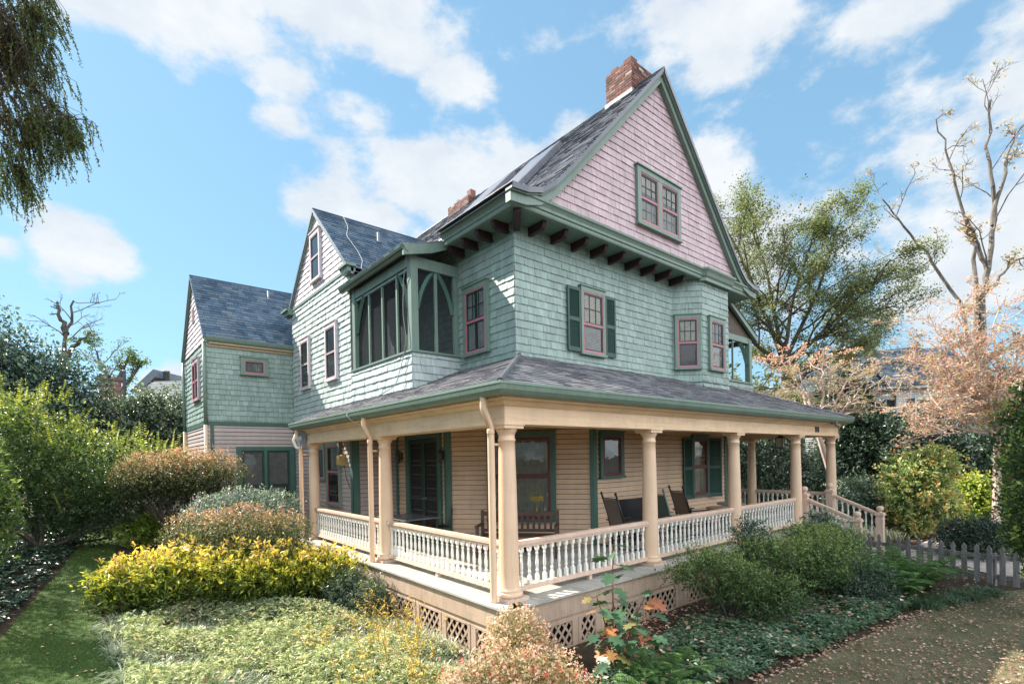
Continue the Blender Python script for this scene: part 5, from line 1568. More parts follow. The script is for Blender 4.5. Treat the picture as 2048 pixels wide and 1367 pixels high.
# yellow row in front
gy = 'yellow green shrubs in a row across the front bed'
for i, (x, y, z, w, h, lb) in enumerate([(-4.0, 5.95, -.12, .62, .58, 'yellow shrub with orange tips at the lawn end of its row'), (-3.3, 5.35, 0.02, .66, .62, 'yellow green shrub below the left end of the rust mound'),
                                     (-2.55, 4.85, -.02, .66, .62, 'bright yellow shrub in the middle of its row'), (-1.8, 4.45, -.06, .64, .58, 'yellow green shrub right of the brightest yellow one'), (-1.15, 4.25, -.1, .58, .56, 'yellow shrub at the porch end of its row')]):
    E_ = [(x, y, z, w, h), (x + .3, y - .25, z - .12, w * .75, h * .8), (x - .3, y + .2, z - .1, w * .75, h * .85)]
    th = shrub('mahonia_shrub', lb, 'shrub', E_, 5200, .09, .032, L_YEL, by_height(z - .35, z + .45, .25, .70, .18, .25), 40 + i, gy, (x, y, float(ground_z(x, y))), 7, .012, shell=.26, lump=.24, freq=5, clump=7, spread=.08, fill=.4)
shrub('juniper', 'dull blue green feathery shrub between the yellow row and the porch lattice', 'shrub', [(-.95, 3.6, -.35, .5, .42), (-.75, 3.0, -.45, .4, .36)], 7000, .06, .016, L_GREY, .55, 47, nst=4, shell=.3, lump=.2, clump=5, spread=.1)
# pink bushes at the porch corner
shrub('nandina_bush', 'large pinkish cream leaved bush at the bottom edge below the porch corner', 'bush', [(-1.72, -1.99, -.09, 0.48, 0.40), (-1.45, -2.22, -.12, 0.44, 0.38), (-1.95, -1.8, -.2, 0.36, 0.32), (-1.25, -2.45, -.32, .40, .36), (-1.6, -2.1, -.5, .7, .45)], 22000, .036, .019, L_NAND,
      lambda P, O, r, g: np.where(g.random(len(P)) < .06, 1.0, .12 + .6 * np.clip((r - .7) / .35, 0, 1) + g.normal(size=len(P)) * .17), 51, nst=12, rst=.01, shell=.2, lump=.18, freq=5, clump=4, spread=.05)
shrub('nandina_bush', 'small round pinkish bush against the lattice at the porch corner', 'bush', [(-0.8, -1.07, -.1, 0.37, 0.38), (-.7, -1.15, -.4, .42, .4)], 9500, .034, .018, L_NAND,
      lambda P, O, r, g: np.where(g.random(len(P)) < .03, 1.0, .1 + .55 * np.clip((r - .7) / .35, 0, 1) + g.normal(size=len(P)) * .17), 52, nst=8, rst=.01, shell=.16, lump=.12, freq=5, clump=4, spread=.045)

# ------------------------------------------------------------------ shrubs on the right
AZ = [(3.03, -1.4, 0.32, 0.56, 0.28), (2.72, -1.14, 0.09, 0.4, 0.2), (3.39, -1.71, 0.07, 0.48, 0.28), (4.49, -1.71, 0.33, 0.61, 0.34), (4.89, -2.04, 0.06, 0.65, 0.34), (5.23, -2.32, 0.31, 0.61, 0.32), (4.21, -1.48, -0.2, 0.61, 0.3), (3.99, -2.08, -0.22, 0.49, 0.28), (3.73, -1.87, -0.42, 0.49, 0.22), (3.3, -1.5, -0.2, 0.45, 0.2)]
shrub('azalea', 'big loose green azalea spreading in front of the porch lattice', 'shrub', AZ, 33000, .042, .019, L_AZ, by_height(-.5, .6, .2, .7, .2, .25), 61, base=(3.6, -1.45, -.84), nst=22, rst=.022, stemat=BARK, shell=.36, lump=.34, freq=6, clump=8, spread=.095, fill=.15)
shrub('azalea', 'dark green azalea tuft rising against the railing by the third column', 'shrub', [(4.93, -1.16, 0.5, 0.42, 0.30), (5.0, -1.1, .1, .4, .4)], 3600, .05, .022, L_EVER, by_depth(.2, .8, .2), 62, nst=9, rst=.015, shell=.3, lump=.25, clump=6, spread=.08)
shrub('azalea', 'green azalea between the stair railing and the dark round shrub', 'shrub', [(6.45, -2.17, 0.26, 0.48, 0.40), (6.01, -1.8, 0.36, 0.58, 0.34), (6.3, -2.0, -.3, .7, .4), (5.6, -2.1, .0, .5, .5)], 19000, .045, .02, L_AZ, by_height(-.4, .6, .2, .7, .2, .25), 63, nst=10, rst=.018, shell=.3, lump=.25, clump=6, spread=.085)
shrub('rhododendron', 'blue green leaved rhododendron in front of the lower stair newel', 'shrub', [(7.9, -1.35, .30, .45, .42), (7.6, -1.25, .05, .42, .45), (8.3, -1.5, .0, .42, .4)], 2600, .11, .045, L_BLUE, by_depth(.0, .55, .2), 64, nst=8, rst=.015, shell=.3, lump=.2, clump=7, spread=.10)
shrub('round_shrub', 'dark round dense shrub at the end of the ferns', 'shrub', [(6.48, -2.47, -0.42, 0.64, 0.42), (6.5, -2.5, -.65, .6, .3)], 13000, .04, .015, L_EVER, by_depth(.15, .75, .2), 65, nst=6, shell=.25, lump=.15, clump=5, spread=.06)
shrub('yew_shrub', 'very dark round yew behind the picket fence', 'shrub', [(13.38, -3.15, -0.14, 0.85, 0.42), (13.07, -2.9, -0.31, 0.5, 0.36), (13.78, -3.49, -0.28, 0.5, 0.36), (13.4, -3.2, -.55, .9, .4)], 14000, .07, .025, L_HOLLY, by_depth(.1, .75, .2), 66, nst=5, shell=.2, lump=.15, clump=4, spread=.09)
shrub('sunlit_bush', 'tall pale green sunlit bush beyond the picket fence', 'bush', [(16.3, -1.28, 1.04, 1.02, 0.91), (15.91, -0.96, 0.4, 0.74, 0.74), (16.54, -1.49, 0.22, 0.91, 0.74), (16.82, -1.71, 1.53, 0.66, 0.58), (16.2, -1.2, -.3, .6, .5)], 17000, .11, .06, L_SUNB,
      lambda P, O, r, g: np.where(g.random(len(P)) < .015, 1.0, .45 + .4 * np.clip((r - .7) / .35, 0, 1) + g.normal(size=len(P)) * .2), 67, nst=10, rst=.03, stemat=BARKP, shell=.25, lump=.3, freq=5, clump=6, spread=.18)
shrub('sunlit_bush', 'smaller yellow green bush above the dark yew', 'bush', [(19.48, -2.38, 0.42, 0.67, 0.77), (19.95, -2.77, 0.14, 0.62, 0.6), (19.6, -2.5, -.4, .5, .5)], 6500, .12, .07, L_LIME, by_depth(.3, .95, .2), 68, nst=6, rst=.03, shell=.25, lump=.25, clump=6, spread=.2)
shrub('arching_shrub', 'low arching dark green shrub right of the stair newels', 'shrub', [(15.65, 0.17, 0.61, 0.86, 0.6), (16.11, -0.21, 0.26, 0.69, 0.51), (15.45, 0.34, 0.19, 0.86, 0.51), (15.7, .1, -.4, .8, .5)], 13000, .10, .03, L_EVER, by_depth(.15, .7, .2), 69, nst=8, rst=.025, shell=.22, lump=.2, clump=6, spread=.14)
shrub('holly_tree', 'dense dark conical holly behind the right end of the porch', 'tree', [(20.65, 1.87, 1.66, 1.62, 1.4), (20.84, 1.72, 2.95, 1.4, 1.29), (20.7, 1.85, 4.14, 0.97, 1.08), (20.55, 1.99, 4.9, 0.47, 0.65), (20.3, 2.15, 0.39, 1.61, 1.0)], 34000, .14, .065, L_HOLLY, by_depth(.1, .7, .25), 70, base=(20.6, 1.8, -.82), nst=4, rst=.1, shell=.22, lump=.25, freq=5, clump=4, spread=.2)
shrub('camellia_hedge', 'dark leafy hedge seen between the porch columns', 'hedge', [(16.34, 4.17, 1.54, 1.24, 1.44), (17.44, 3.24, 1.31, 1.24, 1.44), (18.22, 2.59, 0.88, 1.03, 1.24), (16.99, 3.63, 2.56, 1.24, 1.03), (15.56, 4.83, 1.77, 1.03, 1.65), (16.8, 3.9, .2, 1.8, 1.0), (14.9, 5.6, 1.6, 1.1, 2.2)], 30000, .11, .05, L_EVER, by_depth(.15, .85, .25), 71, nst=6, rst=.07, shell=.22, lump=.25, freq=5, clump=4, spread=.2)
shrub('laurel_hedge', 'dark green hedge behind the sunlit bushes', 'hedge', [(21.07, -1.08, 2.02, 1.37, 2.16), (22.11, -1.96, 1.4, 1.57, 1.76), (19.87, -0.08, 2.44, 0.78, 1.37), (23.32, -2.97, 1.96, 1.37, 2.35), (21.5, -1.5, .2, 2.2, 1.1), (24.5, -4.2, 2.5, 1.8, 2.6), (26, -5.6, 2, 1.8, 2.6)], 34000, .15, .075, L_EVER, by_depth(.1, .8, .25), 72, nst=6, rst=.08, shell=.25, lump=.28, freq=5, clump=4, spread=.25)
rb = shrub('red_berry_bush', 'green bush with red berries cut by the right edge', 'bush', [(7.43, -4.65, 1.05, 0.42, 0.63), (7.62, -4.75, 1.85, 0.52, 0.5), (7.42, -4.62, 0.5, 0.32, 0.34), (7.7, -4.9, .2, .4, .6)], 5200, .075, .035, L_VIB, by_depth(.3, .68, .18), 73, nst=9, rst=.014, shell=.35, lump=.25, clump=6, spread=.12)
gi = np.random.default_rng(8); BERRY = m_flat('red_berry', (.45, .015, .03), .3)
for i in range(18):
    mb = MB()
    e = [(7.43, -4.65, 1.05, 0.42, 0.63), (7.42, -4.62, 0.5, 0.32, 0.34), (7.62, -4.75, 1.85, 0.52, 0.5)][i % 3]
    c = A(*e[:3]) + rdir(1, gi)[0] * A(e[3], e[3], e[4])
    for q in range(6): mb.lathe([(.001, -.009), (.009, -.003), (.009, .003), (.001, .009)], c + gi.normal(size=3) * .012, 6)
    mb.build('berry_cluster', BERRY, rb)
shrub('photinia_bush', 'tall olive green bush above the red berries at the right edge', 'bush', [(10.74, -4.25, 2.2, 0.54, 0.86), (11.05, -4.45, 3.0, 0.5, 0.62), (10.9, -4.4, 1.2, .6, .8), (11, -4.5, .2, .6, .8)], 6500, .09, .045, L_VIB, by_depth(.3, .7, .2), 74, nst=8, rst=.02, shell=.35, lump=.3, clump=5, spread=.17)

# ferns and dark liriope
def fern(x, y, z, R, nf, seed, label, group, tone=.5, lift_=.9):
    gi = np.random.default_rng(seed)
    th = thing('fern', label, 'fern', (x, y, z), group)
    lv = Leaves(); mb = MB()
    for i in range(nf):
        a = i * 2.4 + gi.random(); L = R * (.7 + .5 * gi.random()); k = 22
        t_ = np.linspace(0, 1, k); up = lift_ * (.7 + .5 * gi.random())
        c = np.stack([x + math.cos(a) * L * t_, y + math.sin(a) * L * t_, z + L * (up * t_ * 1.5 - (up * .95) * t_ ** 2.1)], 1)
        mb.tube(c[::3], .003, 3, cap=False)
        ax = np.gradient(c, axis=0); s = unit(np.cross(ax, A(0, 0, 1)))
        wd = R * .26 * np.sin(np.clip(t_ * .95 + .08, 0, 1) * PI) ** .8 + .01
        for sg in (-1, 1):
            lv.add(c, s * sg + unit(ax) * .35, A(0, 0, 1) + gi.normal(size=(k, 3)) * .12, wd, R * .055, np.clip(tone + .2 * t_ + gi.normal(size=k) * .1, 0, 1), fold=.05, droop=.12)
    mb.build('stalks', BARKD, th); lv.build('fronds', L_FERN, th)
gf = 'ferns in the right hand bed'
FE = [(7.5, -2.9, 'tall fern clump before the picket fence'), (7.1, -3.0, 'tall fern beside the dark round shrub'), (7.9, -2.7, 'tall fern under the fence rail'), (8.3, -3.1, 'tall fern at the fence end of its row'), (7.7, -2.35, 'tall fern behind the others near the stairs'), (8.7, -2.8, 'tall fern near the first fence post')]
for i, (x, y, lb) in enumerate(FE): fern(x, y, float(ground_z(x, y)), .75, 18, 200 + i, lb, gf, .5, 1.3)
for i, (x, y, lb) in enumerate([(.75, -1.95, 'low bright fern below the oakleaf hydrangea'), (1.15, -2.1, 'spreading fern at the bottom edge beside the ground cover'), (.35, -2.2, 'small fern behind the pink bush')]): fern(x, y, float(ground_z(x, y)) + .03, .5, 15, 230 + i, lb, 'ferns below the hydrangea', .55, .8)
for i, (x, y, lb) in enumerate([(6.9, -3.35, 'dark strappy liriope clump beside the ferns'), (7.5, -3.55, 'dark liriope clump at the corner of the bed'), (8.1, -3.75, 'dark liriope clump in front of the fence pickets'), (8.7, -3.95, 'dark liriope clump at the right edge of the bed'), (7.3, -3.2, 'dark liriope clump behind the corner one')]):
    gi = np.random.default_rng(250 + i); n = 420; a = gi.random(n) * 2 * PI
    th = thing('liriope_clump', lb, 'plant', (x, y, float(ground_z(x, y))), 'dark liriope clumps along the lawn edge')
    lv = Leaves(); P = A(x, y, float(ground_z(x, y))) + gi.normal(size=(n, 3)) * A(.12, .12, 0)
    lv.ribbon(P, np.stack([np.cos(a), np.sin(a), .7 + 1.4 * gi.random(n)], 1), .52 * (.6 + .6 * gi.random(n)), .012, np.clip(.5 + gi.normal(size=n) * .22, 0, 1), sag=.6, seg=4)
    lv.build('blades', L_DLIR, th)
for i, (x, y, R, h, lb) in enumerate([(14.5, -.55, .5, .8, 'pale green iris clump beside the lower newel post'), (15.3, -.9, .4, .5, 'low pale strappy clump under the sunlit bush')]):
    gi = np.random.default_rng(270 + i); n = 120; a = gi.random(n) * 2 * PI
    th = thing('iris_clump', lb, 'plant', (x, y, -.82), 'strappy clumps by the walk')
    lv = Leaves(); lv.ribbon(A(x, y, -.82) + gi.normal(size=(n, 3)) * A(.15, .15, 0), np.stack([np.cos(a), np.sin(a), 1.5 + 2 * gi.random(n)], 1), h * (.6 + .6 * gi.random(n)), .035, np.clip(.7 + gi.normal(size=n) * .2, 0, 1), sag=.35, seg=3)
    lv.build('blades', L_LIR, th)

# oakleaf hydrangea: big lobed leaves on a few stems
hy = thing('oakleaf_hydrangea', 'oakleaf hydrangea with large green leaves turning red and orange', 'shrub', (.55, -1.45, -.83))
OAK = [(0, 0), (.16, .10), (.14, .30), (.34, .34), (.46, .44), (.40, .58), (.60, .60), (.80, .62) , (.66, .42), (.82, .30), (1.02, .26), (.92, .10), (1.2, 0)]
OAK = [(0, 0), (.10, .12), (.08, .34), (.24, .30), (.36, .20), (.40, .44), (.52, .56), (.62, .34), (.66, .20), (.78, .34), (.90, .32), (.86, .14), (1.12, 0)]
def oakleaf(lv, P, D, N, L, tone):
    D = nrm(D); S = nrm(np.cross(D, N)); N = np.cross(S, D)
    for sg in (1, -1):
        pts = [P + D * L * a + S * sg * L * b + N * L * (.10 * b - .22 * a * a - .10 * b * b) for a, b in OAK]
        mids = [P + D * L * a + N * L * (-.22 * a * a) for a, b in OAK]
        n = len(pts); V = np.array(pts + mids)
        F = [[i, i + 1, n + i + 1] for i in range(n - 1)] + [[i, n + i + 1, n + i] for i in range(n - 1)]
        tt = np.array([tone + .10 * abs(b) + .05 * a for a, b in OAK] + [tone - .04] * n)
        lv.V.append(V); lv.F.append(np.array(F) + lv.n); lv.T.append(np.clip(tt, 0, 1)); lv.n += len(V)
gi = np.random.default_rng(77); lv = Leaves(); mb = MB()
HS = [((.45, -1.5), (.42, -1.55, .90), .25), ((.6, -1.45), (.9, -1.75, .32), .8), ((.5, -1.5), (.1, -1.55, .32), .8), ((.55, -1.4), (.35, -1.95, .05), .35), ((.7, -1.4), (.75, -1.25, .25), .3), ((.5, -1.6), (.55, -2.0, -.1), .3), ((.4, -1.6), (-.05, -1.7, -.05), .45), ((.7, -1.5), (1.15, -1.65, .05), .5)]
for hi, (b, q, tn) in enumerate(HS):
    p = A(b[0], b[1], -.83); q = A(*q); u = np.linspace(0, 1, 8)[:, None]
    pts = p * (1 - u) + q * u + A(0, 0, .12) * np.sin(u * PI); mb.tube(pts, np.linspace(.011, .006, 8), 6)
    k = 14 if hi == 0 else 10
    for j in range(k):
        t_ = .25 + .75 * j / (k - 1); c = p * (1 - t_) + q * t_ + A(0, 0, .12) * math.sin(t_ * PI)
        a = j * 2.4 + gi.random(); d = A(math.cos(a), math.sin(a), .05 - .45 * (1 - t_) - .25 * gi.random())
        pet = c + d * .07; mb.tube([c, pet], .0035, 4, cap=False)
        low = 1 - t_
        tone = (.30 + gi.normal() * .08) if hi == 0 and t_ > .6 else (.32 + gi.normal() * .1 if gi.random() > tn * .6 else .74 + gi.normal() * .1)
        oakleaf(lv, pet, d, A(0, 0, 1) + gi.normal(size=3) * .3 + d * .3, (.15 + .09 * gi.random()) * (.8 if t_ > .9 else 1), tone)
mb.build('stem', m_flat('reddish_stem', (.16, .06, .04), .7), hy); lv.build('foliage', L_HYD, hy)

# ------------------------------------------------------------------ picket fence
OLDW = m_paint('weathered_fence_wood', (.24, .22, .21), .85, .15, .3, grain=(30, 30, 3), gr=.35, dirt=(.06, .065, .05), dirt_amt=.6)
FA, FB = A(10.25, -1.2), A(9.62, -4.85)
fl = FB - FA; FLN = np.linalg.norm(fl); fu = fl / FLN
pf = thing('picket_fence', 'weathered grey picket fence with spade topped pickets', 'fence', (FA[0], FA[1], -.82))
ff = Fr((FA[0], FA[1], -.82), (fu[0], fu[1], 0))
n = int(FLN / .205)
for i in range(n):
    a = .06 + i * .205; w = .048; mb = MB(); j = random.uniform(-.012, .012)
    out = [(a - w, .06), (a + w, .06), (a + w, .66), (a + w * .62, .69), (a + w * .66, .71), (a + w * .95, .745), (a + w * .75, .79), (a, .85), (a - w * .75, .79), (a - w * .95, .745), (a - w * .66, .71), (a - w * .62, .69), (a - w, .66)]
    mb.prism([ff.pt(x + j * y, y, .03) for x, y in out], ff.n * .022); mb.build('picket', OLDW, pf)
for b in (.16, .56): mb = MB(); ff.box(mb, 0, FLN, b, b + .085, -.012, .029); mb.build('rail', OLDW, pf)
for a in (.3, 1.5, 2.75, 3.6): mb = MB(); ff.box(mb, a - .05, a + .05, 0, .68, -.11, -.013); mb.build('post', OLDW, pf)

# ------------------------------------------------------------------ trees on the right
g = np.random.default_rng(31)
bt = thing('beech_tree', 'tall spreading green tree behind the right side of the house', 'tree', (27.6, 6.5, -.82))
mb = MB(); tr = [limb((27.6, 6.5, -.9), (.02, 0, 1), 9.5, .34, .26, g, 8, .03)]
top = tr[0][0][-1]
for d, L in (((.35, -.25, 1), 9), ((-.35, .3, 1), 8.8), ((.05, .1, 1), 9.5), ((.7, -.6, .75), 8), ((-.55, .5, .7), 7), ((.2, -.5, .9), 8), ((1, -.8, .35), 6.5), ((-.2, -.3, 1), 8)):
    tr.append(limb(top - A(0, 0, g.random() * 2.2), d, L, .13, .04, g, 9, .09, .02))
tw = branch_tree(mb, tr, [dict(n=(8, 11), len=.52, ang=48, start=.18, hor=.3, wig=.12), dict(n=(4, 6), len=.5, ang=42, start=.2, hor=.45, rmin=.012), dict(n=(4, 6), len=.6, ang=40, hor=.5, rmin=.007)], g)
mb.build('trunk', BARK, bt)
lv = Leaves(); twig_leaves(lv, tw, 44, .12, .07, g, lambda P, O, r, g: .48 + .12 * np.sin(P[:, 0] * 1.1 + P[:, 2]) + np.where(P[:, 2] < 10, .10, 0) + g.normal(size=len(P)) * .16, .22, .9, .1)
foliage(lv, [(26.51, 7.54, 14.9, 2.65, 2.5), (28.27, 6.04, 13.0, 3.2, 2.9), (30.04, 4.55, 11.3, 3.2, 2.3), (26.87, 7.19, 10.8, 2.9, 2.9), (29.09, 5.31, 9.2, 3.5, 1.8), (31.38, 3.42, 10.4, 2.3, 1.2), (25.57, 8.31, 13.0, 1.9, 2.9), (27.6, 6.5, 8.6, 3.6, 1.5)],
        9500, .12, .07, g, lambda P, O, r, g: .46 + .2 * np.sin(P[:, 2] * 2.1 + P[:, 0]) + g.normal(size=len(P)) * .16, shell=.5, lump=.35, freq=6, clump=9, spread=.34, flat=.9)
lv.build('crown', L_BEECH, bt)

def dogwood(label, base, fork, limbs, seed, per, tone, levels, lw=.075, r0=.13, keep=lambda q: 1):
    g = np.random.default_rng(seed)
    th = thing('dogwood_tree', label, 'tree', base)
    mb = MB()
    u = np.linspace(0, 1, 8)[:, None]; p = A(*base) * (1 - u) + A(*fork) * u + A(.12, 0, 0) * np.sin(u * PI * 1.3)
    tr = [(p, np.linspace(r0, r0 * .7, 8))]
    for q in limbs:
        pts = A(*fork) * (1 - u) + A(*q) * u + A(0, 0, .25) * np.sin(u * PI) + g.normal(size=(8, 3)) * .05
        tr.append((pts, np.linspace(r0 * .42, .012, 8)))
    tw = branch_tree(mb, tr[1:], levels, g, (7, 5, 4, 3, 3)); mb.tube(tr[0][0], tr[0][1], 9)
    mb.build('trunk', TWIG, th)
    tw = [q for q in tw if g.random() < keep(q[0][-1])]
    lv = Leaves(); twig_leaves(lv, tw, per, lw, lw * .55, g, tone, .05, .5, .2, .45); lv.build('crown', L_DOG, th)
LV = [dict(n=(8, 10), len=.5, ang=52, start=.25, hor=.6, wig=.16, rmin=.009), dict(n=(6, 8), len=.5, ang=45, start=.1, hor=.65, wig=.2, rmin=.006), dict(n=(6, 8), len=.55, ang=42, start=.1, hor=.5, wig=.22, rmin=.004)]
dogwood('bare dogwood with coral red leaf tips leaning over the porch end', (15.87, .63, -.82), (15.25, 1.17, 2.6), [(14.5, 1.7, 4.9), (15.4, 1.05, 5.3), (16.3, .3, 4.9), (13.7, 2.4, 4.1), (17.1, -.4, 4.6), (14.9, 2.3, 5.5), (15.9, -.2, 4.0)], 35, 3,
        lambda P, O, r, g: .1 + .5 * np.clip((P[:, 2] - 4.6) / 1.0, 0, 1) + g.normal(size=len(P)) * .2, LV, lw=.09, keep=lambda q: np.clip((q[2] - 4.3) * .7, .12, .85))
dogwood('wide dogwood with pale horizontal twigs and scattered pink leaves at the right', (15.83, -3.25, -.82), (15.95, -3.32, 2.4), [(14.2, -1.7, 2.4), (14.0, -1.6, 3.4), (14.2, -1.9, 4.6), (15.3, -2.7, 5.6), (16.0, -3.3, 6.6), (17.2, -4.4, 5.5), (16.9, -4.6, 4.0), (14.6, -3.5, 4.0), (15.0, -4.2, 3.0), (16.8, -2.4, 4.5), (14.9, -2.0, 5.2), (16.9, -4.2, 2.8), (15.4, -2.5, 3.2), (13.9, -1.7, 2.9), (14.3, -2.2, 3.9), (14.6, -2.0, 5.9), (15.2, -2.5, 6.5), (16.8, -4.0, 6.3), (16.0, -3.9, 4.9), (15.0, -3.0, 4.7)], 36, 2,
        lambda P, O, r, g: .4 + g.normal(size=len(P)) * .3, LV, r0=.12, lw=.085, keep=lambda q: .65 + .35 * (math.sin(q[0] * 2.3) * math.sin(q[2] * 2.1 + q[1]) > .55))
# tall bare tree
g = np.random.default_rng(37)
bt = thing('bare_tree', 'tall leafless tree with forked pale trunk against the clouds', 'tree', (39.76, .23, -.82))
mb = MB()
def poly_limb(P, r0, r1, n=4):
    P = np.array(P, float); t_ = np.linspace(0, len(P) - 1, (len(P) - 1) * n + 1)
    Q = np.stack([np.interp(t_, np.arange(len(P)), P[:, j]) for j in range(3)], 1); Q[1:-1] += g.normal(size=(len(Q) - 2, 3)) * .09
    return Q, np.linspace(r0, r1, len(Q))
TR = [poly_limb([(39.76, .23, -.9), (39.76, .23, 2), (40, .13, 11.67), (40.36, -.15, 13.6), (40.8, -.48, 17.0), (40.51, -.19, 20.6), (40.73, -.33, 24.6)], .27, .06),
      poly_limb([(39.9, .18, 8), (39.75, .37, 14.26), (39.19, .87, 17.51), (38.65, 1.36, 20.8), (38.01, 1.93, 23.4)], .14, .035),
      poly_limb([(39.85, .2, 5), (39.18, .81, 10.39), (37.77, 2.03, 14.31), (36.33, 3.26, 16.6), (35.25, 4.18, 18.3)], .14, .035),
      poly_limb([(40.36, -.15, 13.6), (39.8, .3, 15.3), (39.4, .7, 17.0)], .15, .10), poly_limb([(40.7, -.4, 16.5), (41.2, -.8, 19.73), (41.88, -1.34, 22.5)], .15, .04),
      poly_limb([(40.1, 0, 12), (41.2, -.9, 13.6), (42.6, -2, 14.6)], .12, .04)]
tw = branch_tree(mb, TR, [dict(n=(5, 7), len=.26, ang=48, start=.45, wig=.2, up=.05, rr=.3, rmin=.03), dict(n=(3, 4), len=.5, ang=42, wig=.2, rmin=.018), dict(n=(6, 8), len=.65, ang=40, wig=.25, rmin=.009)], g)
mb.build('trunk', BARKP, bt)
lv = Leaves(); sel = [t_ for t_ in tw if g.random() < .35]
twig_leaves(lv, sel, 4, .18, .12, g, lambda P, O, r, g: .3 + g.normal(size=len(P)) * .25, .15); lv.build('crown', L_DOG, bt)

# ------------------------------------------------------------------ bare trees and conifer on the left
for i, (b, P, lb) in enumerate([((-5.9, 47.6, 0), [[(-5.9, 47.6, -.3), (-5.86, 47.59, 10.35), (-5.5, 47.32, 12.9), (-5.1, 46.93, 15.0)], [(-5.86, 47.59, 10.35), (-4.9, 46.8, 11.6), (-3.9, 46, 12.6)], [(-5.6, 47.4, 12.4), (-5.9, 47.6, 13.6), (-6.1, 47.8, 14.9)]], 'gnarled bare tree rising behind the dark evergreen'),
                              ((-3.0, 45, 0), [[(-3.0, 45, -.3), (-2.9, 45, 7.5), (-3.8, 45.6, 11)], [(-2.9, 45, 7.5), (-1.8, 44.2, 10.8)], [(-2.9, 45, 7.0), (-1.0, 43.6, 10.2)]], 'thin half bare tree behind the grey green hedge')]):
    g = np.random.default_rng(80 + i); mb = MB(); th = thing('bare_tree', lb, 'tree', b)
    TR = [poly_limb(q, .22, .06) for q in P]
    tw = branch_tree(mb, TR, [dict(n=(6, 8), len=.35, ang=45, start=.5, rr=.4, rmin=.03, wig=.2), dict(n=(4, 5), len=.5, ang=42, rmin=.018, wig=.2), dict(n=3, len=.5, ang=40, rmin=.012)], g)
    mb.build('trunk', BARK, th); lv = Leaves(); twig_leaves(lv, [q for q in tw if q[0][0][2] < 12.5], 7, .17, .1, g, .5, .16); lv.build('crown', L_VIB, th)

g = np.random.default_rng(91)
cf = thing('conifer_tree', 'drooping conifer with browned needles hanging into the upper left corner', 'tree', (-6.7, 5.0, -.75))
mb = MB(); trk = limb((-6.7, 5.0, -.9), (0, 0, 1), 13, .3, .12, g, 10, .01)
mb.tube(trk[0], trk[1], 10)
lv = Leaves()
BR = []
CQ = [(-4.72, 3.55, 6.75), (-4.95, 3.8, 7.5), (-5.15, 3.95, 6.5), (-5.1, 3.95, 8.3), (-5.25, 4.05, 7.2), (-5.3, 4.05, 6.15), (-5.4, 4.2, 8.0), (-5.35, 4.1, 6.9), (-5.15, 3.6, 7.6), (-5.4, 3.8, 6.6), (-4.95, 3.75, 8.6), (-5.5, 4.3, 7.0), (-5.5, 4.2, 6.3), (-5.3, 4.2, 7.7), (-5.55, 4.25, 8.4), (-5.45, 4.1, 7.4), (-5.2, 4.1, 6.9), (-5.6, 4.4, 6.6), (-5.0, 3.9, 7.9)]
for i, q in enumerate(CQ):
    s = A(-6.7, 5.0, q[2] + 1.0 + .6 * g.random()); q = A(*q); u = np.linspace(0, 1, 12)[:, None]
    BR.append((s * (1 - u) + q * u + A(0, 0, .45) * np.sin(u * PI), np.linspace(.045, .007, 12)))
for p, r in BR: mb.tube(p, r, 6, cap=False)
BP_ = np.vstack([q[3:] for q, r in BR])
CE = [(-5.3, 4.05, 7.8, .60, .8), (-5.13, 3.93, 6.75, .55, .60), (-4.78, 3.62, 6.75, .34, .26), (-5.28, 4.02, 6.1, .30, .42), (-5.05, 3.85, 8.3, .4, .4)]
pts_, o_, r__ = cloud(CE, 1150, g, .5, .3)
for c in pts_:
    c = A(*c); k0 = np.argmin(np.linalg.norm(BP_ - c - A(0, 0, .15), axis=1)); q = BP_[k0]
    if np.linalg.norm(q - c) > .55: continue
    mb.tube([q, (q + c) / 2 + A(0, 0, .03), c], [.006, .004, .003], 3, cap=False)
    L = .16 + .34 * g.random()
    d = nrm(g.normal(size=3) * .25 + A(.25, -.2, -1.0))
    s_, rr = limb(c, d, L, .004, .0015, g, 6, .07, -.12)
    mb.tube(s_, rr, 3, cap=False)
    k = 36; tt = g.random(k); f2 = tt * 6; i2 = np.minimum(f2.astype(int), 5); P = s_[i2] + (s_[i2 + 1] - s_[i2]) * (f2 - i2)[:, None]
    D = unit((s_[-1] - s_[0])[None, :]) * .9 + g.normal(size=(k, 3)) * .5
    brown = np.clip((-4.95 - c[0]) * 1.6 - .15 + g.normal() * .3, 0, 1) * (c[2] > 6.5)
    tn = .74 - .75 * brown + g.normal(size=k) * .15
    lv.add(P, D, rdir(k, g), .040, .014, np.clip(tn, 0, 1), fold=.3)
mb.build('trunk', BARKD, cf); lv.build('crown', L_CON, cf)

